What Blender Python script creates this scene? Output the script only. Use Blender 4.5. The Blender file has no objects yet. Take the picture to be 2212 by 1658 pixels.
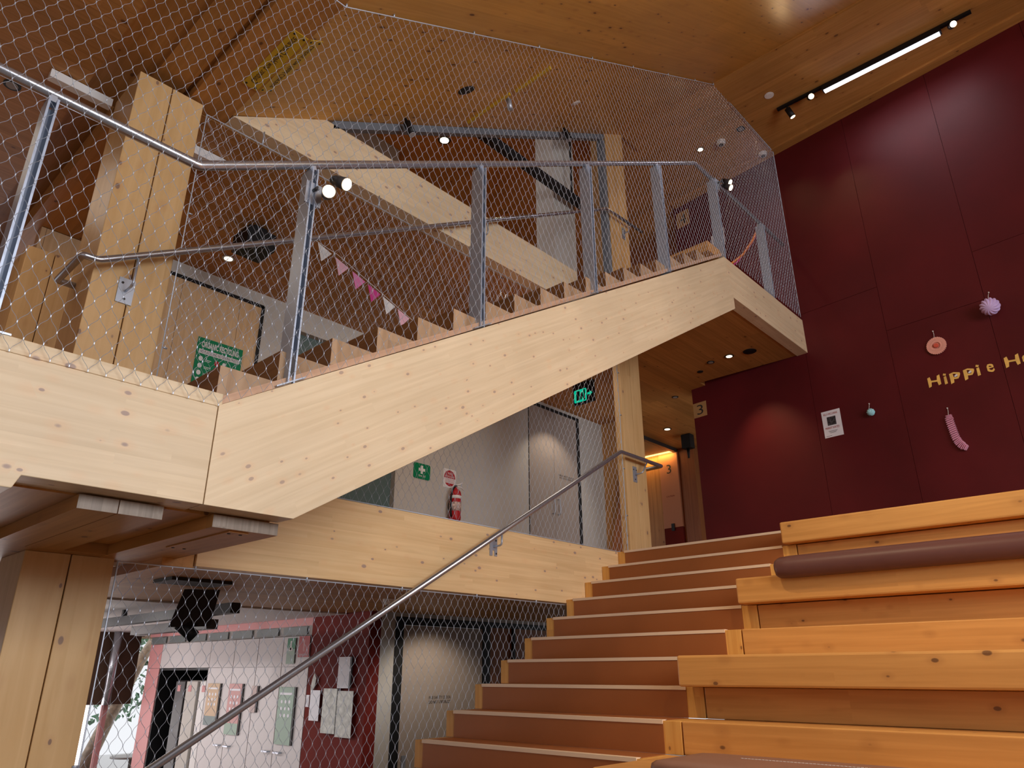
import bpy, math, random
from mathutils import Vector, Matrix
random.seed(7)
S = bpy.context.scene
C = S.collection
D = 2.13                      # the lowest floor is z = 0; all coordinates below are written from eye level

# ------------------------------------------------------------------ camera, world, lights, exposure
cd = bpy.data.cameras.new('camera'); cam = bpy.data.objects.new('camera', cd); C.objects.link(cam)
r_ = Vector((0.73450514, 0.67859774, -0.00270218)); u_ = Vector((0.25190185, -0.26895342, 0.9296287)); f_ = Vector((-0.63011717, 0.68349774, 0.3684877))
M = Matrix((r_, u_, -f_)).transposed().to_4x4(); M.translation = (0, 0, D)
cam.matrix_world = M
cd.sensor_width = 36; cd.lens = 36 * 1566.9 / 2212; cd.clip_start = 0.05; cd.clip_end = 200
S.camera = cam
S.view_settings.view_transform = 'Standard'; S.view_settings.look = 'None'
S.view_settings.exposure = 0.0; S.view_settings.gamma = 1.0; S.view_settings.use_curve_mapping = False
try:
    S.cycles.use_denoising = True; S.cycles.max_bounces = 8; S.cycles.diffuse_bounces = 4
    S.cycles.sample_clamp_indirect = 4.0; S.cycles.caustics_reflective = False; S.cycles.caustics_refractive = False
except Exception: pass
W = bpy.data.worlds.new('world'); S.world = W; W.use_nodes = True
wn = W.node_tree; bgn = wn.nodes['Background']
sky = wn.nodes.new('ShaderNodeTexSky'); sky.sky_type = 'HOSEK_WILKIE'; sky.turbidity = 6; sky.sun_direction = (0.5, -0.5, 0.7); sky.ground_albedo = 0.4
mx = wn.nodes.new('ShaderNodeMix'); mx.data_type = 'RGBA'; mx.inputs[0].default_value = 0.75
wn.links.new(sky.outputs[0], mx.inputs[6]); mx.inputs[7].default_value = (0.95, 0.96, 1.0, 1)
wn.links.new(mx.outputs[2], bgn.inputs[0]); bgn.inputs[1].default_value = 1.25

def light(kind, name, loc, energy, color, direction=None, **kw):
    d = bpy.data.lights.new(name, kind); d.energy = energy; d.color = color
    for k, v in kw.items(): setattr(d, k, v)
    o = bpy.data.objects.new(name, d); C.objects.link(o); o.location = Vector(loc) + Vector((0, 0, D))
    if direction: o.rotation_euler = Vector(direction).to_track_quat('-Z', 'Y').to_euler()
    return o
DAY = (0.84, 0.92, 1.0); WARM = (1.0, 0.66, 0.34); NEUT = (1.0, 0.84, 0.66)
# daylight entering by the high window of the right-hand wall and by the glazed far facades
light('AREA', 'right window daylight', (5.0, 2.0, 2.5), 480, (.90, .94, 1.0), (-1, -.1, -.28), shape='RECTANGLE', size=6.0, size_y=2.4)
light('AREA', 'level two facade daylight', (-12.3, 2.0, -0.7), 110, (1.0, 0.93, 0.92), (1, 0.2, 0), shape='RECTANGLE', size=5.0, size_y=2.0)
light('AREA', 'level three facade daylight', (-12.3, 4.0, 2.4), 90, DAY, (1, 0.1, 0), shape='RECTANGLE', size=6.0, size_y=2.0)

# ------------------------------------------------------------------ materials
MATS = {}
def nodes(name):
    m = bpy.data.materials.new(name); m.use_nodes = True; MATS[name] = m
    nt = m.node_tree; return m, nt, nt.nodes['Principled BSDF'], nt.nodes.new, nt.links.new
def plain(name, col, rough=0.5, metal=0.0, **kw):
    m = plain_(name, col, rough, metal, **kw)
    if not metal: m.node_tree.nodes['Principled BSDF'].inputs['Specular IOR Level'].default_value = .3
    return m
def plain_(name, col, rough=0.5, metal=0.0, emit=None, es=0.0, noise=0.0, nscale=6.0, alpha=None):
    m, nt, b, N, L = nodes(name)
    b.inputs['Base Color'].default_value = (*col, 1); b.inputs['Roughness'].default_value = rough; b.inputs['Metallic'].default_value = metal
    if emit: b.inputs['Emission Color'].default_value = (*emit, 1); b.inputs['Emission Strength'].default_value = es
    t = N('ShaderNodeTexNoise'); t.inputs['Scale'].default_value = nscale; t.inputs['Detail'].default_value = 4
    tc = N('ShaderNodeTexCoord'); L(tc.outputs['Object'], t.inputs['Vector'])
    mr = N('ShaderNodeMapRange'); L(t.outputs['Fac'], mr.inputs[0]); mr.inputs[1].default_value = 0.3; mr.inputs[2].default_value = 0.7
    mr.inputs[3].default_value = 1 - noise; mr.inputs[4].default_value = 1 + noise
    mm = N('ShaderNodeVectorMath'); mm.operation = 'SCALE'; mm.inputs[0].default_value = col; L(mr.outputs[0], mm.inputs['Scale'])
    if noise: L(mm.outputs[0], b.inputs['Base Color'])
    return m
def wood(name, c1, c2, knot=(0.10, 0.045, 0.03), grain='Y', across='Z', pitch=0.0, plank=0.12, seg=1.6, var=0.08, kden=8.0, krad=0.013, rough=0.42, gap=0.0, gscale=32.0, coat=0.0, karea=0.75, stretch=0.6):
    m, nt, b, N, L = nodes(name)
    def math_(op, a, bb=None, c=None):
        n = N('ShaderNodeMath'); n.operation = op
        for i, v in enumerate((a, bb, c)):
            if v is None: continue
            if isinstance(v, (int, float)): n.inputs[i].default_value = v
            else: L(v, n.inputs[i])
        return n.outputs[0]
    tc = N('ShaderNodeTexCoord'); src = tc.outputs['Object']
    if pitch:
        vr = N('ShaderNodeVectorRotate'); vr.rotation_type = 'X_AXIS'; vr.inputs['Angle'].default_value = -pitch
        L(src, vr.inputs['Vector']); src = vr.outputs[0]
    sp = N('ShaderNodeSeparateXYZ'); L(src, sp.inputs[0])
    t_ = [a for a in 'XYZ' if a not in (grain, across)][0]
    g, a, t = sp.outputs[grain], sp.outputs[across], sp.outputs[t_]
    ap = math_('DIVIDE', a, plank); idn = math_('FLOOR', ap)
    w1 = N('ShaderNodeTexWhiteNoise'); w1.noise_dimensions = '1D'; L(idn, w1.inputs['W'])
    off = math_('MULTIPLY', w1.outputs['Value'], 9.0)
    sg = math_('FLOOR', math_('DIVIDE', math_('ADD', g, off), seg))
    cb = N('ShaderNodeCombineXYZ'); L(idn, cb.inputs[0]); L(sg, cb.inputs[1])
    w2 = N('ShaderNodeTexWhiteNoise'); w2.noise_dimensions = '2D'; L(cb.outputs[0], w2.inputs['Vector'])
    br = math_('MULTIPLY_ADD', w2.outputs['Value'], 2 * var, 1 - var)
    gv = N('ShaderNodeCombineXYZ')
    L(math_('MULTIPLY_ADD', g, 1.3, math_('MULTIPLY', w2.outputs['Value'], 20.0)), gv.inputs[0]); L(math_('MULTIPLY', a, gscale), gv.inputs[1]); L(math_('MULTIPLY', t, gscale), gv.inputs[2])
    no = N('ShaderNodeTexNoise'); no.inputs['Scale'].default_value = 1.0; no.inputs['Detail'].default_value = 4; no.inputs['Distortion'].default_value = 0.5
    L(gv.outputs[0], no.inputs['Vector'])
    mr = N('ShaderNodeMapRange'); L(no.outputs['Fac'], mr.inputs[0]); mr.inputs[1].default_value = 0.32; mr.inputs[2].default_value = 0.68
    mix = N('ShaderNodeMix'); mix.data_type = 'RGBA'; mix.inputs[6].default_value = (*c1, 1); mix.inputs[7].default_value = (*c2, 1); L(mr.outputs[0], mix.inputs[0])
    # broad tone variation
    bn = N('ShaderNodeTexNoise'); bn.inputs['Scale'].default_value = 1.4; bn.inputs['Detail'].default_value = 2; L(src, bn.inputs['Vector'])
    br = math_('MULTIPLY', br, math_('MULTIPLY_ADD', bn.outputs['Fac'], 0.3, 0.85))
    # knots
    kv = N('ShaderNodeCombineXYZ'); L(math_('MULTIPLY', g, stretch), kv.inputs[0]); L(a, kv.inputs[1]); L(t, kv.inputs[2])
    vo = N('ShaderNodeTexVoronoi'); vo.inputs['Scale'].default_value = kden; L(kv.outputs[0], vo.inputs['Vector'])
    sc = N('ShaderNodeSeparateColor'); L(vo.outputs['Color'], sc.inputs[0])
    rad = math_('MULTIPLY', math_('MULTIPLY_ADD', sc.outputs[0], 0.9, 0.45), krad * kden)
    q = math_('DIVIDE', vo.outputs['Distance'], rad)
    k1 = N('ShaderNodeMapRange'); k1.interpolation_type = 'SMOOTHSTEP'; L(q, k1.inputs[0]); k1.inputs[1].default_value = 0.75; k1.inputs[2].default_value = 1.15; k1.inputs[3].default_value = karea; k1.inputs[4].default_value = 0.0
    k2 = N('ShaderNodeMapRange'); k2.interpolation_type = 'SMOOTHSTEP'; L(q, k2.inputs[0]); k2.inputs[1].default_value = 1.0; k2.inputs[2].default_value = 3.2; k2.inputs[3].default_value = 0.20; k2.inputs[4].default_value = 0.0
    sm = N('ShaderNodeVectorMath'); sm.operation = 'SCALE'; L(mix.outputs[2], sm.inputs[0]); L(br, sm.inputs['Scale'])
    m2 = N('ShaderNodeMix'); m2.data_type = 'RGBA'; L(k2.outputs[0], m2.inputs[0]); L(sm.outputs[0], m2.inputs[6]); m2.inputs[7].default_value = (knot[0] * 2.6, knot[1] * 2.0, knot[2], 1)
    m3 = N('ShaderNodeMix'); m3.data_type = 'RGBA'; L(k1.outputs[0], m3.inputs[0]); L(m2.outputs[2], m3.inputs[6]); m3.inputs[7].default_value = (*knot, 1)
    out = m3.outputs[2]
    if gap:
        fr = math_('ABSOLUTE', math_('SUBTRACT', math_('FRACT', ap), 0.5))
        gg = math_('GREATER_THAN', fr, 0.5 - gap / plank / 2)
        m4 = N('ShaderNodeMix'); m4.data_type = 'RGBA'; L(math_('MULTIPLY', gg, 0.7), m4.inputs[0]); L(out, m4.inputs[6]); m4.inputs[7].default_value = (knot[0] * .4, knot[1] * .4, knot[2] * .4, 1); out = m4.outputs[2]
    L(out, b.inputs['Base Color']); b.inputs['Roughness'].default_value = rough
    b.inputs['Specular IOR Level'].default_value = 0.28
    if coat: b.inputs['Coat Weight'].default_value = coat; b.inputs['Coat Roughness'].default_value = 0.2
    return m
SL = math.atan(0.593)
CR1, CR2 = (0.70, 0.54, 0.34), (0.79, 0.63, 0.42)
KP = (0.30, 0.21, 0.20)
w_str = wood('spruce glulam sloping', CR1, CR2, KP, 'Y', 'Z', SL, .045, 2.6, .02, 15, .0075, karea=.6)
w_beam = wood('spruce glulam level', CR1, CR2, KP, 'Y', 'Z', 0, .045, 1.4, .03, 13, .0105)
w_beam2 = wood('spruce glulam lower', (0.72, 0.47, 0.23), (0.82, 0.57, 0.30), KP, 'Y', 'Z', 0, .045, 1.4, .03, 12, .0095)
w_col = wood('spruce column', (0.60, 0.365, 0.155), (0.68, 0.44, 0.21), (.17, .10, .09), 'Z', 'Y', 0, .215, 9, .03, 8.5, .012, gscale=18)
w_ceil = wood('warm-toned ceiling boards', (0.60, 0.31, 0.065), (0.68, 0.37, 0.09), (.10, .035, .015), 'Y', 'X', SL, .14, 3, .05, 12, .009, rough=.36, karea=.85, stretch=.4)  # beam timber with warm light put into its colour
w_soff = wood('low-light soffit boards', (0.42, 0.195, 0.05), (0.52, 0.25, 0.075), (.08, .03, .015), 'Y', 'X', 0, .14, 3, .12, 7.5, .012, rough=.5, gap=.002)  # low warm light is put into the colour of these boards
w_soffx = wood('low-light soffit boards across', (0.42, 0.195, 0.05), (0.52, 0.25, 0.075), (.08, .03, .015), 'X', 'Y', 0, .14, 3, .10, 7.5, .012, rough=.5)  # same low-light colour, boards running across
w_bench = wood('douglas bench timber', (0.54, 0.255, 0.07), (0.64, 0.32, 0.095), (.09, .035, .02), 'X', 'Z', 0, .30, 9, .05, 9.0, .011, rough=.4, gscale=30)
w_dark = wood('dark riser timber', (0.22, 0.09, 0.025), (0.30, 0.13, 0.04), (.07, .03, .02), 'X', 'Z', 0, .35, 9, .05, 6.0, .012, rough=.4)
w_end = wood('end grain timber', (0.36, 0.22, 0.12), (0.50, 0.33, 0.20), (.18, .10, .06), 'Z', 'Y', 0, .10, 2, .10, 5, .010, gscale=14)
w_grey = wood('weathered end grain', (0.20, 0.15, 0.11), (0.28, 0.22, 0.17), (.1, .07, .05), 'Z', 'Y', 0, .04, .5, .10, 5, .006, gscale=60)
w_blk = wood('step block timber', (0.62, 0.30, 0.07), (0.74, 0.40, 0.11), (.2, .08, .03), 'Z', 'X', 0, .3, 2, .05, 6, .008)
w_wall = wood('timber wall', (0.42, 0.20, 0.06), (0.55, 0.29, 0.10), (.10, .04, .02), 'Z', 'X', 0, .18, 4, .10, 6.5, .012, gap=.003)
w_wallred = wood('red brown timber wall', (0.26, 0.09, 0.03), (0.34, 0.13, 0.045), (.06, .02, .01), 'Z', 'X', 0, .16, 4, .10, 5, .010, gap=.003)
w_ply = wood('plywood wall panel', (0.56, 0.36, 0.19), (0.66, 0.45, 0.26), (.3, .17, .08), 'Z', 'Y', 0, .62, 9, .04, 3, .006, gap=.006)
m_red = plain('dark red wall panel', (0.105, 0.008, 0.011), .5, noise=.16, nscale=1.3)
m_red2 = plain('red brown panel', (0.15, 0.009, 0.004), .8, noise=.15, nscale=2)
m_lino = plain('brown linoleum', (0.33, 0.108, 0.030), .5, noise=.05, nscale=3)
m_nose = plain('pale nosing strip', (0.80, 0.60, 0.42), .5)
m_steel = plain('brushed stainless steel', (0.50, 0.53, 0.59), .25, .85)
m_cable = plain('stainless wire rope', (0.56, 0.62, 0.72), .4, .35)
m_post = plain('galvanised flat steel', (0.46, 0.53, 0.66), .4, .5, noise=.05)
m_bracket = plain('satin steel plate', (0.46, 0.50, 0.58), .4, .6)
m_black = plain('matt black', (0.008, 0.008, 0.009), .5)
m_dgrey = plain('dark grey metal', (0.045, 0.04, 0.04), .4)
m_grey = plain('grey paint', (0.30, 0.27, 0.25), .5, noise=.04)
m_greyw = plain('light grey wall paint', (0.52, 0.49, 0.45), .55, noise=.03)
m_door = plain('taupe door paint', (0.36, 0.30, 0.26), .5, noise=.03)
m_white = plain('white paint', (0.78, 0.76, 0.75), .5)
m_cab = plain('white cabinet laminate', (0.60, 0.56, 0.56), .4)
m_pink = plain('pink wall paint', (0.62, 0.28, 0.28), .5)
m_peach = plain('peach lift panel', (0.55, 0.25, 0.13), .5)
m_khaki = plain('khaki plaster', (0.36, 0.26, 0.12), .7)
m_teal = plain('teal grey glass panel', (0.10, 0.15, 0.15), .35)
m_green = plain('sign green', (0.0, 0.20, 0.08), .45)
m_lgreen = plain('pale green poster', (0.32, 0.44, 0.36), .5)
m_orange = plain('orange poster', (0.60, 0.42, 0.27), .5)
m_rose = plain('rose poster', (0.60, 0.32, 0.31), .5)
m_signred = plain('sign red', (0.42, 0.015, 0.02), .45)
m_yellow = plain('yellow sign', (0.62, 0.40, 0.03), .45)
m_gold = plain('gold paper', (0.92, 0.58, 0.15), .5, noise=.15, nscale=14)
m_paper = plain('white paper', (0.86, 0.86, 0.92), .6)
m_ink = plain('dark ink', (0.03, 0.028, 0.03), .6)
m_leather = plain('brown leather', (0.125, 0.052, 0.045), .42, noise=.06, nscale=5)
m_leather2 = plain('light brown leather', (0.25, 0.125, 0.085), .45, noise=.05, nscale=5)
m_lamp = plain('lit lamp warm', (1, 1, 1), .5, emit=(1, 0.72, 0.42), es=18)
m_lampw = plain('lit lamp soft', (1, 1, 1), .5, 0, emit=(1, 0.80, 0.55), es=3.0)
m_tube = plain('lit linear lamp', (1, 1, 1), .5, 0, emit=(0.93, 0.88, 1.0), es=6)
m_strip = plain('lit amber strip', (1, 1, 1), .5, 0, emit=(1, 0.60, 0.18), es=2.2)
m_exit = plain('lit exit sign green', (0.0, 0.3, 0.18), .5, 0, emit=(0.0, 0.75, 0.45), es=0.6)
m_sky = plain('outside glare', (0.9, 0.9, 0.9), .5, 0, emit=(1, 0.98, 0.97), es=0.9)
m_bark = plain('tree bark', (0.68, 0.57, 0.45), .8, noise=.3, nscale=12)
m_leaf = plain('foliage', (0.30, 0.50, 0.36), .7, noise=.4, nscale=8)
m_lilac = plain('lilac tissue paper', (0.66, 0.50, 0.84), .6, noise=.08, nscale=14)
m_coral = plain('coral tissue paper', (0.95, 0.46, 0.36), .6)
m_coral2 = plain('coral red tissue centre', (0.75, 0.13, 0.08), .6)
m_aqua = plain('aqua tissue paper', (0.40, 0.78, 0.86), .6, noise=.1, nscale=20)
m_pinkp = plain('pink tissue paper', (0.95, 0.50, 0.66), .6)
m_flagp = plain('light pink flag', (0.80, 0.45, 0.55), .6)
m_flagh = plain('magenta flag', (0.60, 0.05, 0.26), .6)
m_foil = plain('crumpled grey print', (0.50, 0.51, 0.47), .4, 0, noise=.35, nscale=16)
m_carpet = plain('brown grey carpet', (0.16, 0.13, 0.11), .9, noise=.2, nscale=20)
m_string = plain('white string', (0.75, 0.73, 0.70), .7)
m_hose = plain('orange rope', (0.70, 0.20, 0.03), .5)
m_glass = bpy.data.materials.new('window glass'); m_glass.use_nodes = True
_b = m_glass.node_tree.nodes['Principled BSDF']; _b.inputs['Transmission Weight'].default_value = 1; _b.inputs['Roughness'].default_value = 0.0; _b.inputs['IOR'].default_value = 1.05; _b.inputs['Base Color'].default_value = (.97, .98, .98, 1)

# ------------------------------------------------------------------ mesh builder
class MB:
    def __init__(s): s.v = []; s.f = []; s.m = []; s.sm = []
    def face(s, idx, mi=0, smooth=False): s.f.append(idx); s.m.append(mi); s.sm.append(smooth)
    def hexa(s, p, mi=0):
        n = len(s.v); s.v += [tuple(q) for q in p]
        for q in ((0, 3, 2, 1), (4, 5, 6, 7), (0, 1, 5, 4), (1, 2, 6, 5), (2, 3, 7, 6), (3, 0, 4, 7)): s.face([n + i for i in q], mi)
        return s
    def box(s, x0, x1, y0, y1, z0, z1, mi=0):
        return s.hexa([(x0, y0, z0), (x1, y0, z0), (x1, y1, z0), (x0, y1, z0), (x0, y0, z1), (x1, y0, z1), (x1, y1, z1), (x0, y1, z1)], mi)
    def prism(s, pts, fn, a, b, mi=0, side=None):
        """polygon pts (2D) mapped by fn(p, depth)"""
        n = len(s.v); k = len(pts)
        s.v += [tuple(fn(p, a)) for p in pts] + [tuple(fn(p, b)) for p in pts]
        s.face([n + i for i in range(k)][::-1], mi); s.face([n + k + i for i in range(k)], mi)
        for i in range(k):
            j = (i + 1) % k; s.face([n + i, n + j, n + k + j, n + k + i], mi if side is None else side[i])
        return s
    def px(s, pts, x0, x1, mi=0, side=None): return s.prism(pts, lambda p, d: (d, p[0], p[1]), x0, x1, mi, side)
    def tube(s, path, r, n=10, mi=0, caps=True, smooth=True, rr=None):
        P = [Vector(p) for p in path]; base = len(s.v); up = None
        for i, p in enumerate(P):
            if i == 0: t = (P[1] - p).normalized()
            elif i == len(P) - 1: t = (p - P[i - 1]).normalized()
            else: t = ((p - P[i - 1]).normalized() + (P[i + 1] - p).normalized()).normalized()
            if up is None: up = Vector((0, 0, 1)) if abs(t.z) < .9 else Vector((1, 0, 0))
            sd = t.cross(up).normalized(); up = sd.cross(t).normalized()
            k = 1.0
            if 0 < i < len(P) - 1:
                c = (p - P[i - 1]).normalized().dot(t); k = 1 / max(c, .5)
            R = rr[i] if rr else r
            dirn = (P[i + 1] - P[i - 1]) if 0 < i < len(P) - 1 else t
            for j in range(n):
                a = 2 * math.pi * j / n
                s.v.append(tuple(p + sd * math.cos(a) * R * (k if k > 1.02 else 1) + up * math.sin(a) * R))
        for i in range(len(P) - 1):
            for j in range(n):
                a = base + i * n + j; b = base + i * n + (j + 1) % n
                s.face([a, b, b + n, a + n], mi, smooth)
        if caps:
            s.face([base + j for j in range(n)][::-1], mi); s.face([base + (len(P) - 1) * n + j for j in range(n)], mi)
        return s
    def cyl(s, p0, p1, r0, r1=None, n=20, mi=0, mcap=None):
        r1 = r0 if r1 is None else r1; p0 = Vector(p0); p1 = Vector(p1); t = (p1 - p0).normalized()
        a_ = Vector((0, 0, 1)) if abs(t.z) < .9 else Vector((1, 0, 0)); sd = t.cross(a_).normalized(); up = sd.cross(t)
        b = len(s.v)
        for p, R in ((p0, r0), (p1, r1)):
            for j in range(n):
                a = 2 * math.pi * j / n; s.v.append(tuple(p + sd * math.cos(a) * R + up * math.sin(a) * R))
        for j in range(n): s.face([b + j, b + (j + 1) % n, b + n + (j + 1) % n, b + n + j], mi, True)
        s.face([b + j for j in range(n)][::-1], mi); s.face([b + n + j for j in range(n)], mi if mcap is None else mcap)
        return s
def wbase(o):
    return Vector(o.get('_b', (0, 0, 0)))
def build(name, mb, mats, parent=None, bevel=0, kind=None):
    me = bpy.data.meshes.new(name); me.from_pydata(mb.v, [], mb.f)
    if not isinstance(mats, (list, tuple)): mats = [mats]
    for m in mats: me.materials.append(m)
    me.polygons.foreach_set('material_index', mb.m); me.polygons.foreach_set('use_smooth', mb.sm); me.update()
    o = bpy.data.objects.new(name, me); C.objects.link(o)
    if parent: o.parent = parent; o.location = -BASE.get(root_of(parent).name, Vector()) if parent is root_of(parent) else Vector((0, 0, 0))
    else: o.location = (0, 0, D)
    if bevel:
        md = o.modifiers.new('bevel', 'BEVEL'); md.width = bevel; md.segments = 2; md.limit_method = 'ANGLE'; md.angle_limit = math.radians(40)
    if kind: o['kind'] = kind
    return o
BASE = {}
def root_of(o):
    while o.parent: o = o.parent
    return o
def thing(name, label, cat, base=(0, 0, 0), group=None):
    o = bpy.data.objects.new(name, None); o.empty_display_size = .1; C.objects.link(o)
    o.location = Vector(base) + Vector((0, 0, D)); BASE[o.name] = Vector(base)
    o['label'] = label; o['category'] = cat
    if group: o['group'] = group
    return o
def tag(o, label, cat, group=None):
    o['label'] = label; o['category'] = cat
    if group: o['group'] = group
    return o
def struct(name, mb, mats, **k): return build(name, mb, mats, None, kind='structure', **k)
def frame_x(x):   # a surface facing +X: 2D (y, z), depth towards the viewer
    return lambda p, d: (x + d, p[0], p[1])
def frame_y(y):   # a surface facing -Y
    return lambda p, d: (p[0], y - d, p[1])
def frame_r(p, d):   # on the red wall: (x, z)
    return (p[0] - .0995 * d, 8.687 - .1 * p[0] - .995 * d, p[1])
def frame_s(p, d):   # under the sloping ceiling: (x, y), depth downwards
    n = Vector((0, .593, -1)).normalized(); q = Vector((p[0], p[1], 3.875 + .593 * (p[1] - 1.752))) + n * d; return tuple(q)
def frame_c(z):
    return lambda p, d: (p[0], p[1], z - d)
def rect(a0, a1, b0, b1): return [(a0, b0), (a1, b0), (a1, b1), (a0, b1)]
def plate(mb, fr, a0, a1, b0, b1, d0, d1, mi=0): return mb.prism(rect(a0, a1, b0, b1), fr, d0, d1, mi)
def disc(mb, fr, a, b, ra, rb, d0, d1, mi=0, n=24, a0=0, a1=360):
    full = a1 - a0 >= 360; k = n if full else n + 1
    pts = [(a + ra * math.cos(math.radians(a0 + (a1 - a0) * i / n)), b + rb * math.sin(math.radians(a0 + (a1 - a0) * i / n))) for i in range(k)]
    return mb.prism(pts, fr, d0, d1, mi)
def rrect(a0, a1, b0, b1, r, n=5):
    pts = []
    for cx, cy, s in ((a1 - r, b1 - r, 0), (a0 + r, b1 - r, 90), (a0 + r, b0 + r, 180), (a1 - r, b0 + r, 270)):
        for i in range(n + 1):
            t = math.radians(s + 90 * i / n); pts.append((cx + r * math.cos(t), cy + r * math.sin(t)))
    return pts
def text(name, body, fr, a, b, size, depth, mat, parent, width=None, bold=0.0, align='LEFT', mirror=False, shear=0.0, thick=.001, flip=False, top=None):
    cu = bpy.data.curves.new(name, 'FONT'); cu.body = body; cu.size = size; cu.align_x = align; cu.offset = bold; cu.shear = shear; cu.resolution_u = 3
    to = bpy.data.objects.new('tmp', cu); C.objects.link(to); bpy.context.view_layer.update()
    me = bpy.data.meshes.new_from_object(to.evaluated_get(bpy.context.evaluated_depsgraph_get()))
    bpy.data.objects.remove(to); bpy.data.curves.remove(cu)
    xs = [v.co.x for v in me.vertices]; ys = [v.co.y for v in me.vertices]
    sx = width / (max(xs) - min(xs)) if width else 1
    x0 = min(xs) if align == 'LEFT' else 0
    if top is not None: y0 = min(ys); sy = (top - b) / (max(ys) - y0)
    else: y0 = 0; sy = 1
    mb = MB(); n = len(me.vertices)
    for v in me.vertices:
        px, py = (v.co.x - x0) * sx, (v.co.y - y0) * sy
        if flip: px, py = -px, -py
        mb.v.append(tuple(fr((a + px, b + py), depth + thick)))
    edges = {}
    for p in me.polygons:
        mb.face(list(p.vertices))
    o = build(name, mb, mat, parent)
    bpy.data.meshes.remove(me)
    return o

# ================================================================== SETTING
G = 0.593
struct('floor', MB().box(-15, 5.2, -4, 11.5, -2.33, -2.13), m_carpet)
# level three slab and its landing at the head of the wide stair
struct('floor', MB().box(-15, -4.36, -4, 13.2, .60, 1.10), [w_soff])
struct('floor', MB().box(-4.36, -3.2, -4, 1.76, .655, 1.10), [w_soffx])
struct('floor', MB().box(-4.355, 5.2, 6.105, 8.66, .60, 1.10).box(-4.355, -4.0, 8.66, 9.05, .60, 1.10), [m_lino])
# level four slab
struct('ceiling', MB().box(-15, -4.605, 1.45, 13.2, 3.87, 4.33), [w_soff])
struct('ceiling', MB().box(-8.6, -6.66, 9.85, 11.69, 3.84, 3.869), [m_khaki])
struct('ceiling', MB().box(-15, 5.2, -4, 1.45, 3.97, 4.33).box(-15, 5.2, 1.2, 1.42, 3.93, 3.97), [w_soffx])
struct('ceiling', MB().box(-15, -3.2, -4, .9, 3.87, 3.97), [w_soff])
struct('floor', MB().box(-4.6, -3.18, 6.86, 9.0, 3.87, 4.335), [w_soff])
# sloping ceiling, parallel to the stairs, and the flat ceiling above the head of the upper stair
zc = lambda y: 3.875 + G * (y - 1.752)
struct('ceiling', MB().px([(1.752, 3.875), (7.134, zc(7.134)), (7.134, 7.5), (1.752, 4.33)], -4.45, 5.2), [w_ceil])
struct('ceiling', MB().box(-15, 5.2, 7.134, 11.5, 7.06, 7.3).box(-15, -4.45, 1.0, 7.134, 7.06, 7.3), [w_soffx])
t = struct('trim_1', MB().box(-4.45, 5.2, 7.14, 7.56, 7.035, 7.06), [w_soffx])
t = MB()
t.prism([(-4.8, 8.687 + .48), (5.0, 8.187), (5.0, 8.05), (-4.8, 9.03)], frame_c(7.06), 0, .028)
struct('trim_2', t, [w_soffx])
# dark red panelled wall
t = MB(); cols = [(-4.84, -3.062, []), (-3.058, -2.042, [4.42]), (-2.038, -.982, [3.815]), (-.978, .068, [4.42]), (.072, 1.12, [3.815]), (1.124, 2.17, [4.42]), (2.174, 3.22, [3.815]), (3.224, 5.2, [4.42])]
for a0, a1, hs in cols:
    zz = [-2.1] + hs + [7.06]
    for i in range(len(zz) - 1): t.prism(rect(a0, a1, zz[i] + (.002 if i else 0), zz[i + 1] - .002), frame_r, -.02, 0)
t.prism(rect(-4.84, 5.2, -2.1, 7.06), frame_r, -.3, -.021)
struct('wall_back', t, [m_red])
# level three: far wall, timber wall
struct('wall_left', MB().box(-6.95, -6.8, 3.62, 5.30, 3.60, 3.87).box(-6.95, -6.8, 5.30, 7.728, 1.10, 3.87).box(-6.95, -6.8, 8.962, 9.6, 1.10, 3.87).box(-6.95, -6.8, 7.728, 8.962, 3.822, 3.87), [m_greyw])
struct('wall_left', MB().box(-6.94, -6.80, 1.2, 3.34, 1.10, 3.70), [w_ply])
struct('trim_3', MB().box(-6.92, -6.79, 1.2, 3.36, 3.70, 3.735).box(-6.92, -6.79, 3.34, 3.375, 1.1, 3.72), [m_black])
struct('wall_left', MB().box(-6.94, -6.80, 1.2, 3.62, 3.735, 3.87).box(-6.94, -6.80, 3.375, 3.62, 1.10, 3.735), [m_greyw])
struct('wall_left', MB().box(-6.96, -6.88, 3.62, 5.45, 1.10, 3.6), [m_teal])
struct('wall_far', MB().box(-6.9, -6.12, 9.6, 9.8, 1.10, 3.87), [w_wall])
struct('wall_far', MB().box(-9.0, -6.985, 11.7, 11.9, 1.10, 3.87), [w_wall])
struct('wall_far', MB().box(-6.985, -6.59, 11.74, 11.9, 1.10, 3.87).box(-6.27, -5.0, 12.5, 12.6, 1.10, 3.87), [m_black])
struct('wall_far', MB().box(-6.59, -6.27, 11.72, 11.9, 1.10, 3.87), [w_wallred])
struct('trim_4', MB().box(-6.66, -6.59, 9.85, 11.69, 3.80, 3.869), [m_dgrey])
struct('wall_far', MB().box(-15, -4.0, 13.0, 13.2, 1.10, 3.87), [m_black])
struct('wall_far', MB().box(-15, -4.5, 9.75, 9.9, 4.33, 7.06), [w_wallred])
# level four: room beyond the opening
struct('wall_left', MB().box(-15, -14.8, -4, 11.5, 4.33, 7.06), [m_grey])
struct('wall_left', MB().box(-8.2, -7.9, 5.2, 6.1, 4.33, 7.06), [m_grey])
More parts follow.
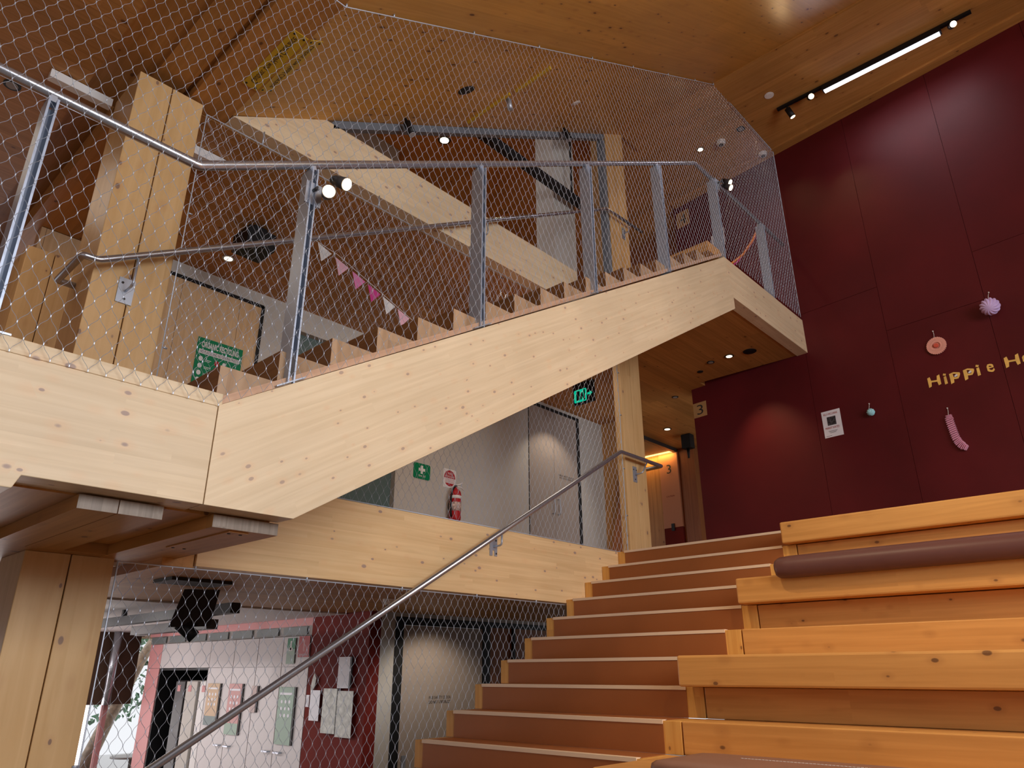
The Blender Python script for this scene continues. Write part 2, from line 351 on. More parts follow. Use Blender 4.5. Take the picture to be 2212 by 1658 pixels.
# level two: cabinet wall side, corner, facade
struct('wall_far', MB().box(-7.57, -6.50, 4.85, 5.0, -2.13, .60), [m_red2])
struct('wall_far', MB().box(-12.0, -7.57, 4.86, 5.0, .50, .585), [m_pink])
struct('wall_left', MB().box(-6.60, -6.50, 5.001, 5.19, -2.13, .60).box(-6.6, -6.5, 5.19, 7.8, .561, .60).box(-6.6, -6.5, 7.8, 11, -2.13, .60), [m_greyw])
struct('wall_left', MB().box(-6.60, -6.52, 6.66, 7.8, -2.13, .60), [w_wallred])
struct('ceiling', MB().box(-12.5, -6.93, .6, 4.85, .585, .60), [m_white])
# glazed facade of level two: mullions, sill and blind
struct('window_1', MB().box(-12.75, -12.6, -4, 3.9, -2.13, .62).box(-12.75, -12.6, 5.55, 5.7, -2.13, .62).box(-12.72, -12.62, 4.60, 4.66, -2.13, .62), [m_pink])
struct('window_2', MB().box(-12.69, -12.68, 3.9, 5.55, -1.9, .60), [m_glass])
struct('wall_left', MB().box(-12.2, -12.0, 4.98, 5.5, -2.13, .60), [m_pink])
# wall on the right-hand side, with the high window the daylight comes in by, and the wall behind
t = MB().box(5.2, 5.4, -4, -1.1, -2.13, 7.06).box(5.2, 5.4, 5.1, 9, -2.13, 7.06).box(5.2, 5.4, -1.1, 5.1, -2.13, 1.2).box(5.2, 5.4, -1.1, 5.1, 3.85, 7.06)
for y in (.45, 2.0, 3.55): t.box(5.24, 5.34, y - .03, y + .03, 1.2, 3.85)
struct('wall_right', t, [m_white])
t = MB().box(-15, 5.4, -4.2, -4, -2.13, 4.33)
struct('wall_front', t, [m_white])
struct('wall_left', MB().box(-15.0, -14.9, -4, 11.5, 1.10, 1.6).box(-15.0, -14.9, -4, 11.5, 3.5, 3.87), [m_greyw])

# ================================================================== TIMBER FRAME
def single(name, mb, mats, label, cat, bevel=0, group=None):
    return tag(build(name, mb, mats, None, bevel), label, cat, group)
# deep edge beam of the near platform (upper left) and its capping
b = thing('timber_beam', 'deep pale timber edge beam at far left, running to the foot of the upper stair', 'beam', (-3.1, 0, .613))
build('beam_body', MB().px([(-4, .613), (.655, .613), (.675, .663), (1.35, .663), (1.35, 1.105), (-4, 1.105)], -3.2, -3.03), [w_beam], b, .003)
build('capping', MB().box(-3.19, -3.04, -4, 1.372, 1.109, 1.171), [w_beam], b, .003)
# boards hanging below the platform
single('soffit_board', MB().box(-4.35, -3.152, .91, 1.06, .598, .654).box(-4.35, -3.152, 1.064, 1.24, .598, .654).box(-3.152, -3.15, .91, 1.06, .598, .654, 1).box(-3.152, -3.15, 1.064, 1.24, .598, .654, 1), [w_soffx, w_grey], 'pair of wide boards fixed flat under the near platform, left of the access panel', 'board')
sb = thing('soffit_board', 'wide board under the near platform carrying a screwed access panel', 'board', (-3.7, 1.6, .6))
build('board', MB().box(-4.7, -3.152, 1.46, 1.78, .598, .654).box(-3.152, -3.15, 1.46, 1.78, .598, .654, 1), [w_soffx, w_grey], sb, .002)
build('access_panel', MB().box(-3.84, -3.18, 1.555, 1.65, .592, .5975), [w_soffx], sb)
for x in (-3.80, -3.22):
    for y in (1.575, 1.632): build('screw', MB().cyl((x, y, .5915), (x, y, .589), .008, n=10), [m_black], sb)
single('timber_beam', MB().box(-14, -4.22, 1.70, 1.88, .548, .652), [w_soffx], 'brown cross beam under the floor, ending beside the big lower pale beam', 'beam', .003)
single('timber_beam', MB().px([(1.885, .565), (6.3, .565), (6.3, 1.105), (1.885, 1.105)], -4.35, -4.2), [w_beam2], 'pale timber floor beam behind the long steel handrail, above the lower wire net', 'beam', .003)
single('timber_beam', MB().px([(1.755, 3.872), (5.95, 3.872), (5.95, 4.335), (2.52, 4.335)], -4.6, -4.45), [w_beam], 'pale timber beam slanting down behind the upper stair under the sloping ceiling', 'beam', .003)
cl = thing('timber_beam', 'dark brown edge beam under the ceiling that carries the yellow caution sign', 'beam', (-3, 1.6, 3.87))
build('beam_body', MB().box(-4.6, 5.2, 1.45, 1.751, 3.872, 4.33), [w_soffx], cl, .003)
# columns
def column(base, x0, x1, y0, y1, z0, z1, label, split=True, mat=None):
    c = thing('timber_column', label, 'column', base, 'timber columns')
    if split:
        ym = (y0 + y1) / 2
        build('column_half', MB().box(x0, x1, y0, ym - .003, z0, z1), [mat or w_col], c, .004); build('column_half', MB().box(x0, x1, ym + .003, y1, z0, z1), [mat or w_col], c, .004)
    else: build('column_body', MB().box(x0, x1, y0, y1, z0, z1), [mat or w_col], c, .004)
    return c
column((-4.7, 1.32, -2.13), -4.92, -4.48, 1.10, 1.545, -2.13, .60, 'big timber column at the bottom left corner under the near platform')
column((-4.7, 1.32, 1.1), -4.92, -4.48, 1.10, 1.545, 1.10, 3.85, 'big timber column behind the wire net at upper left, with handrail bracket')
column((-6.7, 1.3, 1.1), -6.9, -6.5, 1.09, 1.50, 1.10, 3.33, 'timber column in the dark behind the net at far left edge')
column((-4.3, 6.5, 1.1), -4.30, -4.2, 6.34, 6.74, 1.10, 3.868, 'timber column at the head of the lower stair, handrail wrapping round it')
column((-4.55, 6.9, 4.33), -4.7, -4.45, 6.71, 7.13, 4.34, 7.05, 'orange-lit timber column at the head of the upper stair', mat=wood('light-tinted column timber', (0.58, 0.33, 0.12), (0.70, 0.43, 0.18), (.17, .10, .06), 'Z', 'Y', 0, .21, 9, .04, 6.5, .011))  # orange lamplight is put into this column's timber colour
single('cross_beam', MB().box(-14, -5.0, 1.10, 1.52, 3.70, 3.868), [w_soffx], 'dark brown cross beam under the ceiling behind the upper left column', 'beam')

# ================================================================== UPPER STAIR
NY, NZ = 1.359, 1.324
line = lambda y: 1.112 + G * (y - 1.351)
st = thing('staircase', 'upper timber staircase with pale sloping stringer climbing to the right', 'staircase', (-3.7, 1.36, 1.1))
build('stringer', MB().px([(1.354, .663), (1.784, .663), (6.93, 3.722), (6.93, 3.86), (6.80, 4.318), (1.354, 1.112)], -3.17, -3.03), [w_str], st, .002)
build('stringer', MB().px([(1.9, .9), (6.2, 3.46), (6.2, 3.95), (1.9, 1.40)], -4.43, -4.36), [w_dark], st)
w_car = wood('reddish carriage board', (0.50, 0.30, 0.19), (0.60, 0.38, 0.25), (.2, .1, .08), 'Y', 'Z', SL, .1, 3, .05, 8, .008)
build('carriage', MB().px([(1.37, line(1.37) + .002), (6.82, line(6.82) + .002), (6.82, line(6.82) + .042), (1.37, line(1.37) + .042)], -3.16, -3.06), [w_car], st)
for k in range(18):
    y = NY + .2886 * k; z = NZ + .1692 * k
    mb = MB(); pts = [(y, z), (y + .2886, z), (y + .2886, z - .012), (y + .272, z - .012 + .0), (y, line(y) + .047)]
    mb.px(pts, -4.35, -3.09, 0, side=[1, 1, 1, 2, 2])
    # mi 0 = end grain caps, 1 = tread top, 2 = riser
    build('step', mb, [w_end, w_dark, w_dark], st)
mb = MB().box(-4.35, -3.09, 6.553, 6.60, 4.2, 4.335); 
build('landing_block', MB().box(-4.35, -3.09, 6.57, 6.86, 4.336, 4.46), [w_bench], st, .003)
single('timber_beam', MB().px([(6.937, 3.862), (9.02, 3.862), (9.02, 4.335), (6.806, 4.335)], -3.18, -3.032), [w_beam], 'pale timber edge beam of the top landing, ending at the dark red wall', 'beam', .002)
single('soffit_trim', MB().box(-4.4, -3.3, 6.95, 7.02, 3.80, 3.868), [w_soffx], 'narrow brown batten under the top landing beside the stringer end', 'batten')

# ================================================================== LOWER STAIR
ls = thing('staircase', 'wide lower staircase with brown linoleum risers and pale nosings', 'staircase', (-3.3, 2, -2.13))
for i in range(1, 20):
    y = 6.10 - .281 * (i - 1); z = 1.105 - .17 * (i - 1)
    s = build('step', MB().box(-4.197, (-2.374 if i in (1, 4, 7, 10) else -2.30), y + .001, y + .285, z - .169, z - .002), [w_blk], ls, .002)
    build('riser_cover', MB().box(-4.11, -2.41, y - .003, y + .0005, z - .168, z - .012), [m_lino], s)
    build('tread_cover', MB().box(-4.12, -2.41, y + .03, y + .28, z - .0015, z + .001), [m_lino], s)
    build('nosing', MB().px([(y - .007, z - .018), (y - .007, z + .003), (y + .04, z + .003), (y + .04, z - .0015), (y - .001, z - .0015), (y - .001, z - .018)], -4.12, -2.41), [m_nose], s)

# ================================================================== TIERED SEATING
benches = [(5.72, 6.08, 1.105, 'topmost long bench plank, against the dark red wall'), (4.84, 5.52, .595, 'long bench plank carrying the dark brown roll cushion'),
           (3.98, 4.68, .085, 'bright orange bench plank at eye height, second from the bottom'), (3.12, 3.84, -.425, 'lowest bench plank, carrying the flat light brown cushion')]
for y0, y1, z, lab in benches:
    single('bench', MB().box(-2.37, 4.8, y0, y1, z - .168, z), [w_bench], lab, 'bench', .012, 'long benches of the tiered seating')
for i, lab in ((2, 'recessed shadowed board under the topmost bench'), (5, 'recessed shadowed board under the bench with the roll cushion'), (8, 'recessed dark board under the bright orange bench')):
    y = 6.10 - .281 * (i - 1); z = 1.105 - .17 * (i - 1)
    single('riser_board', MB().box(-2.292, 4.8, y + .003, y + .26, z - .1695, z - .003), [w_bench], lab, 'board', .004)
for i, lab in ((3, 'timber ledge hidden behind the roll cushion'), (6, 'timber ledge face just above the bright orange bench'), (9, 'timber ledge face behind the lowest bench')):
    y = 6.10 - .281 * (i - 1); z = 1.105 - .17 * (i - 1)
    single('timber_ledge', MB().box(-2.292, 4.8, y + .002, y + .2825, z - .168, z), [w_bench], lab, 'ledge', .006)
# cushions
def pad(name, label, x0, x1, prof, mats, ends=.06):
    root = thing(name, label, 'cushion', (x0, prof[0][0], min(p[1] for p in prof)))
    cy = sum(p[0] for p in prof) / len(prof); cz = sum(p[1] for p in prof) / len(prof)
    mb = MB(); n = len(prof); xs = [(x0, .80), (x0 + ends * .25, .93), (x0 + ends, 1.0), (x1 - ends, 1.0), (x1, .9)]
    for x, k in xs: mb.v += [(x, cy + (p[0] - cy) * (1 - (1 - k) * .35), cz + (p[1] - cz) * k) for p in prof]
    for a in range(len(xs) - 1):
        for j in range(n): mb.face([a * n + j, a * n + (j + 1) % n, (a + 1) * n + (j + 1) % n, (a + 1) * n + j], 0, True)
    mb.face(list(range(n))[::-1]); mb.face([(len(xs) - 1) * n + j for j in range(n)])
    build('cover', mb, mats, root); return root
prof = [(5.38, .600), (4.846, .600), (4.835, .575), (4.80, .555), (4.765, .575), (4.745, .615), (4.745, .655), (4.77, .69), (4.81, .712), (4.88, .722), (5.32, .722), (5.37, .705), (5.40, .67), (5.40, .63)]
prof = [(4.85, .600), (4.836, .575), (4.80, .560), (4.765, .575), (4.745, .615), (4.745, .65), (4.77, .685), (4.81, .705), (4.88, .712), (5.32, .712), (5.37, .70), (5.40, .67), (5.40, .63), (5.37, .600)]
pad('roll_cushion', 'long dark brown leather roll cushion lying on a bench', -2.05, 4.6, prof, m_leather, .09)
prof = [(3.50, -.423), (3.06, -.423), (3.03, -.41), (3.02, -.39), (3.03, -.37), (3.07, -.36), (3.46, -.36), (3.50, -.37), (3.52, -.39), (3.52, -.41)]
c = pad('seat_cushion', 'flat light brown leather cushion at the bottom edge on the lowest bench', -1.98, 3.0, prof, m_leather2, .10)
st_ = MB()
for k in range(60): st_.box(-1.70 + k * .016, -1.70 + k * .016 + .011, 3.335, 3.3385, -.3605, -.3585)
build('stitching', st_, m_string, c)

# ================================================================== HANDRAILS AND BALUSTRADE
def bendpath(pts, r=.05, n=5):
    P = [Vector(p) for p in pts]; out = [P[0]]
    for i in range(1, len(P) - 1):
        a = (P[i - 1] - P[i]).normalized(); b = (P[i + 1] - P[i]).normalized()
        p0 = P[i] + a * r; p1 = P[i] + b * r
        for k in range(n + 1):
            t = k / n; out.append((p0 * (1 - t) + P[i] * t) * (1 - t) + (P[i] * (1 - t) + p1 * t) * t)
    out.append(P[-1]); return out
def bracket(parent, x, y, z, zr, xr, yr, w=.085, h=.15, slot=True, lean=0.0):
    """plate on a +X face at x, arm rising to the rail at (xr, yr, zr)"""
    mb = MB(); fr = frame_x(x)
    pts = [(y - w / 2, z - h / 2), (y - .012, z - h / 2), (y - .012, z - h / 2 + .045), (y + .012, z - h / 2 + .045), (y + .012, z - h / 2), (y + w / 2, z - h / 2), (y + w / 2, z + h / 2), (y - w / 2, z + h / 2)] if slot else rect(y - w / 2, y + w / 2, z - h / 2, z + h / 2)
    if lean: pts = [(p[0] + (p[1] - z) * lean, p[1] - (p[0] - y) * lean) for p in pts]
    mb.prism(pts, fr, 0, .008)
    bp = build('bracket_plate', mb, m_bracket, parent)
    build('bracket_arm', MB().tube(bendpath([(x + .008, y, z), (xr, y, z), (xr, yr, zr - .02)], .03), .008, 8), m_bracket, parent)
    for q in ((-.026, .05), (.026, .05), (0, -.055) if not slot else (.03, -.055)):
        build('screw', MB().cyl((x + .008, y + q[0], z + q[1]), (x + .0105, y + q[0], z + q[1]), .008, n=12), m_dgrey, parent)
rl = lambda y: 2.122 + G * (y - 6.105)
h = thing('handrail', 'long steel handrail of the lower stair, rising diagonally across the photo', 'handrail', (-4.1, 3, 0))
build('rail', MB().tube(bendpath([(-4.1, .9, rl(.9)), (-4.1, 6.11, 2.122), (-4.1, 6.90, 2.122), (-4.30, 6.90, 2.122), (-4.44, 6.90, 2.122)], .02, 3), .0215, 16), m_steel, h)
bracket(h, -4.2, 4.32, rl(4.32) - .11, rl(4.32), -4.1, 4.32, lean=.0)
bracket(h, -4.2, 6.50, 1.97, 2.122, -4.1, 6.60, w=.07, h=.17, slot=False)
ru = lambda y: 2.309 + .5846 * (y - 1.10)
h = thing('handrail', 'steel handrail on the far side of the upper stair, bent round a column', 'handrail', (-4.36, 3, 1.6))
ru2 = lambda y: 2.295 + .5835 * (y - 1.09)
build('rail', MB().tube(bendpath([(-4.80, 1.14, 2.29), (-4.80, 1.00, 2.29), (-4.36, 1.00, 2.29), (-4.36, 1.09, 2.295), (-4.36, 6.51, 5.458), (-4.36, 7.32, 5.50)], .02, 3), .0215, 16), m_steel, h)
bracket(h, -4.478, 1.30, 2.21, ru2(1.3), -4.36, 1.30, w=.095, h=.17, slot=False, lean=0)
bracket(h, -4.448, 4.38, 4.06, ru2(4.38), -4.36, 4.38, slot=True)
bracket(h, -4.448, 7.0, 5.36, 5.48, -4.36, 7.0, w=.07, h=.17, slot=False)
bal = thing('balustrade', 'steel balustrade with flat posts along the front of the upper stair', 'balustrade', (-3.1, 3, 1.1))
build('rail', MB().tube(bendpath([(-3.1, -2.5, 2.312), (-3.1, 1.10, 2.309), (-3.1, 6.49, 5.471), (-3.1, 8.93, 5.50)], .02, 3), .0245, 18), m_steel, bal)
zt = lambda y: 2.309 if y < 1.1 else min(5.471 + .012 * (y - 6.49), 2.309 + .5867 * (y - 1.10))
for y, zb in ((-.85, 1.171), (.46, 1.171), (1.70, 1.325), (3.02, 2.105), (4.33, 2.885), (5.58, 3.62), (6.885, 4.337), (8.18, 4.337)):
    top = zt(y) - .05
    mb = MB().box(-3.155, -3.045, y - .020, y - .011, zb, top).box(-3.155, -3.045, y + .011, y + .020, zb, top).box(-3.15, -3.135, y - .011, y + .011, zb, top)
    p = build('post', mb, m_post, bal)
    sl = G if 1.4 < y < 6.5 else 0
    build('base_plate', MB().px([(y - .075, zb - sl * .075 + .001), (y + .075, zb + sl * .075 + .001), (y + .075, zb + sl * .075 + .009), (y - .075, zb - sl * .075 + .009)], -3.16, -3.04), m_bracket, p)
    build('rail_saddle', MB().px([(y - .022, top - .0), (y + .022, top - .0 + sl * .02), (y + .012, top + .032 + sl * .01), (y - .012, top + .032 - sl * .01)], -3.125, -3.075), m_bracket, p)

# ================================================================== WIRE NETS
def inside(poly, y, z):
    c = False; n = len(poly)
    for i in range(n):
        y1, z1 = poly[i]; y2, z2 = poly[(i + 1) % n]
        if (z1 > z) != (z2 > z) and y < (y2 - y1) * (z - z1) / (z2 - z1) + y1: c = not c
    return c
def netting(X, poly, z0, y0, r=.00115, pitch=.0673, rh=.0592):
    mb = MB(); ys = [p[0] for p in poly]; zs = [p[1] for p in poly]
    j0 = int((min(zs) - z0) / rh) - 1; j1 = int((max(zs) - z0) / rh) + 1
    i0 = int((min(ys) - y0) / pitch) - 1; i1 = int((max(ys) - y0) / pitch) + 1
    def seg(a, b):
        # three-sided tube in the plane X
        dy, dz = b[0] - a[0], b[1] - a[1]; l = math.hypot(dy, dz) or 1; ny, nz = -dz / l * r, dy / l * r
        n = len(mb.v)
        for p in (a, b): mb.v.extend([(X + r, p[0], p[1]), (X - r * .5, p[0] + ny * .87, p[1] + nz * .87), (X - r * .5, p[0] - ny * .87, p[1] - nz * .87)])
        for k in range(3): mb.face([n + k, n + (k + 1) % 3, n + 3 + (k + 1) % 3, n + 3 + k])
    for j in range(j0, j1 + 1):
        z = z0 + j * rh
        for i in range(i0, i1 + 1):
            y = y0 + (i + .5 * (j % 2)) * pitch
            a_in = inside(poly, y, z)
            for sgn in (-1, 1):
                y2 = y + sgn * pitch / 2; z2 = z + rh; b_in = inside(poly, y2, z2)
                if not (a_in or b_in): continue
                pts = [(y + sgn * r, z), (y + sgn * r * 1.3, z + rh * .10), (y + sgn * pitch * .11, z + rh * .32), (y + sgn * pitch * .39, z + rh * .68), (y2 - sgn * r * 1.3, z + rh * .90), (y2 - sgn * r, z2)]
                if a_in and b_in:
                    for k in range(5): seg(pts[k], pts[k + 1])
                else:
                    lo, hi = 0., 1.
                    for _ in range(8):
                        mid = (lo + hi) / 2
                        if inside(poly, y + (y2 - y) * mid, z + rh * mid) == a_in: lo = mid
                        else: hi = mid
                    m_ = (y + (y2 - y) * lo, z + rh * lo)
                    seg((y, z), m_) if a_in else seg(m_, (y2, z2))
            if a_in:
                n = len(mb.v); q = r * 1.5
                for dz in (-.0045, .0045):
                    mb.v.extend([(X + q, y - q, z + dz), (X + q, y + q, z + dz), (X - q, y + q, z + dz), (X - q, y - q, z + dz)])
                for k in range(4): mb.face([n + k, n + (k + 1) % 4, n + 4 + (k + 1) % 4, n + 4 + k])
    return mb
def net(X, poly, z0, y0, label, cables, clamps, rc=.004, **k):
    ys = [p[0] for p in poly]; root = thing('wire_net', label, 'net', (X, sum(ys) / len(ys), min(p[1] for p in poly)), 'wire rope nets')
    build('netting', netting(X, poly, z0, y0, **k), m_cable, root)
    for c in cables: build('edge_cable', MB().tube([(X, p[0], p[1]) for p in c], rc, 6), m_cable, root)
    for y, z, dy, dz in clamps: build('cable_clamp', MB().cyl((X, y, z), (X, y + dy, z + dz), .0065, n=8), m_bracket, root)
    return root
nX = -3.018
top1 = lambda y: 3.862 if y < 1.752 else (3.862 + G * (y - 1.752) if y < 7.134 else 7.05)
cl_ = [(y, top1(y) - .012, 0, .035) for y in (-.5, .4, 1.25, 1.76, 2.12, 2.86, 3.63, 4.42, 5.16, 5.92, 6.6, 7.13, 8.0, 8.8)]
net(nX, [(-.9, 1.107), (1.345, 1.107), (6.81, 4.345), (8.91, 4.35), (8.905, 7.045), (7.134, 7.045), (1.752, 3.85), (-.9, 3.85)], 1.107, .537,
    'large wire rope net in front of the upper stair, reaching the ceiling', [[(-.9, 3.85), (1.752, 3.85), (7.134, 7.042), (8.905, 7.042), (8.91, 4.35)]], cl_)
net(-4.425, [(1.56, 1.25), (1.56, 3.74), (5.45, 3.74), (1.56, 1.47)][0:4], 1.2, .5, 'wire net on the far side of the upper stair, below the slanting beam',
    [[(1.56, 1.25), (1.56, 3.74), (5.42, 3.74)]], [(1.56, z, .03, 0) for z in (1.9, 2.9)] + [(y, 3.74, 0, .12) for y in (2.0, 3.1, 4.2)], r=.0011)
net(-4.208, [(1.47, -2.05), (1.47, .55), (5.24, .55), (5.24, .34)], .545, 1.559, 'wire net beside the lower stair, hung under the pale floor beam',
    [[(1.47, -2.05), (1.47, .55), (5.24, .55)]], [(y, .535, 0, .045) for y in (1.89, 2.62, 3.4, 4.15, 4.86)] + [(1.47, -.42, -.03, 0), (1.47, -1.3, -.03, 0)], r=.00125)
net(-4.203, [(1.9, 1.108), (6.29, 1.108), (6.29, 3.36), (1.9, .75 + .0)][0:4], 1.107, 1.9, 'wire net on the lower pale beam, between it and the stringer of the upper stair',
    [[(1.9, 1.11), (6.29, 1.11), (6.29, 3.36)]], [(6.29, z, .03, 0) for z in (1.5, 2.0, 2.6, 3.1)], r=.0012)

# ================================================================== LAMPS
def spot(loc, direction, energy, col=WARM, size=70, blend=.6, rad=.03):
    return light('SPOT', 'lamp glow', loc, energy, col, direction, spot_size=math.radians(size), spot_blend=blend, shadow_soft_size=rad)
def twin(label, base, heads, energy):
    o = thing('twin_spotlight', label, 'spotlight', base)
    x, y, z = base
    build('mounting_plate', MB().box(x - .03, x - .02, y - .05, y + .05, z - .09, z + .05), m_bracket, o)
    build('bracket_arm', MB().tube([(x - .02, y, z), (x + .02, y, z)], .012, 8), m_dgrey, o)
    for hx, hy, hz, d in heads:
        d = Vector(d).normalized(); c0 = Vector((hx, hy, hz)); hd = build('lamp_head', MB().cyl(c0 - d * .095, c0 + d * .0, .030, .038, 18).cyl(c0 - d * .12, c0 - d * .095, .02, .03, 18), m_dgrey, o)
        build('lens', MB().cyl(c0 + d * .001, c0 + d * .004, .033, n=18), m_lamp, hd)
        spot(c0 + d * .02, d, energy)
twin('black twin spotlight on the post nearest the foot of the upper stair', (-3.04, 1.71, 2.47), [(-2.955, 1.845, 2.535, (.7, .25, -.45)), (-2.93, 1.725, 2.41, (.75, -.35, -.35))], 6)
twin('black twin spotlight on the post at the head of the upper stair', (-3.04, 6.96, 5.43), [(-2.955, 7.08, 5.45, (.6, .1, -.45)), (-2.93, 7.02, 5.33, (.6, .1, -.5))], 6)
# track light by the red wall
tk = thing('track_light', 'black ceiling track with a long glowing tube and spot heads above the red wall', 'light', (-1.5, 8.1, 7.0))
build('track', MB().box(-2.60, -.3, 8.085, 8.125, 7.0, 7.035), m_black, tk)
tb = build('tube_housing', MB().box(-2.0, -.62, 8.06, 8.13, 6.93, 6.998), m_black, tk)
build('glowing_tube', MB().box(-1.98, -.64, 8.066, 8.124, 6.915, 6.929), m_tube, tb)
for x, d, lit in ((-2.47, (.3, .35, -1), False), (-2.17, (.35, -.75, -.6), True), (-.52, (.25, -.75, -.55), True)):
    d = Vector(d).normalized(); c0 = Vector((x, 8.1, 6.95)); hd = build('spot_head', MB().cyl(c0, c0 + d * .14, .037, n=18).cyl((x, 8.1, 7.0), c0 + d * .02, .012, n=8), m_black, tk)
    e = c0 + d * .14
    build('lens', MB().cyl(e + d * .001, e + d * .004, .033, n=18), m_lamp if lit else m_lampw, hd)
    spot(e + d * .02, d, 10 if lit else 12, WARM, 70, .9)
light('AREA', 'tube glow', (-1.3, 8.095, 6.90), 10, (.95, .9, 1.0), (0, 0, -1), shape='RECTANGLE', size=1.3, size_y=.06)
def downlight(label, fr, a, b, r=.055, lit=None, kind='downlight', glow=0, gs=95, gl=None, depth=.006, mat=None, group='round fittings in the timber ceilings'):
    o = thing(kind, label, 'ceiling light' if kind == 'downlight' else kind.replace('_', ' '), fr((a, b), 0), group)
    mb = MB(); n = 24
    ring = build('rim', disc(MB(), fr, a, b, r, r, 0.0005, depth), mat or m_black, o)
    build('lens', disc(MB(), fr, a, b, r * .68, r * .68, depth, depth + .003), lit or m_dgrey, o)
    if glow:
        p = Vector(fr((a, b), depth + .02)); spot(p, gl or (0, 0, -1), glow, WARM, gs, 1.0)
    return o
c4 = frame_c(3.868); c5 = frame_c(7.058)
downlight('large black round ceiling speaker under the top landing', c4, -3.57, 8.44, .085, m_black, 'speaker')
downlight('lit white downlight under the top landing, beside the speaker', c4, -3.84, 8.40, .06, m_lampw, glow=60, gl=(.10, .36, -1), gs=70)
downlight('unlit black downlight under the top landing', c4, -4.12, 8.42, .05, m_grey)
downlight('small black ceiling sensor under the top landing', c4, -4.39, 8.62, .042, m_black, 'sensor')
downlight('unlit black downlight above the passage near the number three', c4, -5.17, 9.26, .05, m_grey)
downlight('lit downlight above the passage beyond the column', c4, -6.09, 10.54 - .95 * 0, .07, m_lampw, glow=10)
downlight('round black downlight in the ceiling at the far left edge', c4, -5.30, .54, .055, m_grey)
downlight('round chrome downlight in the ceiling behind the far net', c4, -6.37, 2.71, .06, m_lampw, mat=m_bracket)
downlight('bright lit downlight in the upper room, near the steel channel', c5, -6.36, 5.49, .09, m_lamp, glow=30)
downlight('bright lit downlight above the head of the upper stair', c5, -3.78, 8.16, .05, m_lamp, glow=40, gl=(-.1, -.1, -1))
downlight('round black camera-like ceiling fitting near the red wall corner', c5, -3.15, 8.16, .055, m_grey, glow=14, gl=(.1, .2, -1))
downlight('faint round white fitting in the flat ceiling left of the track light', c5, -2.58, 7.82, .06, m_white, mat=m_white)
downlight('black round ceiling speaker set in the sloping ceiling', frame_s, -3.79, 3.51, .075, m_black, 'speaker')
downlight('small white oval fitting on the sloping ceiling', frame_s, -3.80, 5.19, .05, m_white, mat=m_white)
def dome(label, kind, fr, a, b, r, hgt, mat):
    o = thing(kind, label, kind.replace('_', ' '), fr((a, b), 0)); mb = MB()
    disc(mb, fr, a, b, r, r, .0005, hgt * .55); disc(mb, fr, a, b, r * .75, r * .75, hgt * .55, hgt)
    build('housing', mb, mat, o)
    build('sensor_vents', disc(MB(), fr, a, b, r * .5, r * .5, hgt, hgt + .006), m_dgrey, o); return o
dome('white smoke detector above the head of the upper stair', 'smoke_detector', c5, -3.48, 8.21, .065, .06, m_white)
dome('white smoke detector right against the red wall top', 'smoke_detector', c5, -3.15, 8.86, .06, .05, m_white)
dome('white smoke detector on the ceiling beyond the lower net, left of the dark door', 'smoke_detector', frame_c(.598), -5.3, 4.15, .06, .05, m_white)
dome('round peach smoke detector over the pink reveal on level two', 'smoke_detector', frame_c(.584), -11.45, 4.50, .11, .09, m_white)
def surfspot(label, fr, a, b, d, col=m_black, s=1.0):
    o = thing('ceiling_spotlight', label, 'spotlight', fr((a, b), 0)); p = Vector(fr((a, b), 0)); q = Vector(fr((a, b), .06)); d = Vector(d).normalized()
    build('stem', MB().cyl(p, q, .012, n=8), col, o)
    hd = build('lamp_head', MB().cyl(q - d * .02, q + d * .11 * s, .034 * s, n=16), col, o)
    build('lens', MB().cyl(q + d * (.11 * s + .001), q + d * (.11 * s + .004), .028 * s, n=16), m_bracket, hd)
surfspot('small black spotlight on the sloping ceiling above the steel channel, nearer one', frame_s, -4.35, 3.27, (.3, .3, -1), s=1.1)
surfspot('small black spotlight on the sloping ceiling above the steel channel, farther one', frame_s, -4.35, 5.67, (.3, .3, -1), s=1.1)
surfspot('small silver emergency light on the sloping ceiling beside the round speaker', frame_s, -3.81, 4.07, (0, .2, -1), m_bracket, .8)
# linear luminaires on the near left ceiling
single('linear_light', MB().box(-4.98, -4.92, .68, 1.08, 3.80, 3.865), m_white, 'long pale linear ceiling luminaire left of the upper column', 'light')
single('linear_light', MB().box(-5.02, -4.96, 1.60, 1.98, 3.79, 3.865), m_white, 'pale linear ceiling luminaire just right of the upper column', 'light')
single('linear_light', MB().box(-5.0, -4.6, 1.55, 1.60, .575, .597), m_white, 'white linear luminaire under the floor beside the lower left column', 'light')

# steel channel framing the upper opening
f = thing('channel_frame', 'grey steel channel frame along the sloping ceiling and down the upper opening', 'frame', (-4.45, 6.6, 4.33))
m_chan = plain('dark grey steel channel', (.17, .19, .22), .5)
build('sloping_channel', MB().px([(2.60, zc(2.6) - .085), (6.68, zc(6.68) - .085), (6.68, zc(6.68) - .004), (2.60, zc(2.6) - .004)], -4.52, -4.45), m_chan, f)
build('upright_channel', MB().box(-4.52, -4.43, 6.60, 6.66, 4.56, zc(6.6) - .09), m_chan, f)
single('ceiling_bar', MB().box(-4.79, -4.71, 4.0, 6.95, 5.65, 5.76).box(-4.76, -4.74, 6.3, 6.32, 5.76, 7.055).box(-4.76, -4.74, 4.1, 4.12, 5.76, 7.055), m_black, 'thick black bar hanging in the upper room, crossing in front of the pale column', 'bar')
single('column', MB().box(-5.2, -4.9, 6.12, 6.56, 4.34, 7.055), m_greyw, 'pale grey square column in the upper room, behind the net', 'column')
single('bulkhead', MB().box(-8.0, -7.0, 3.2, 5.19, 6.4, 7.055), m_grey, 'grey perforated bulkhead in the upper room above the slanting beam', 'bulkhead')
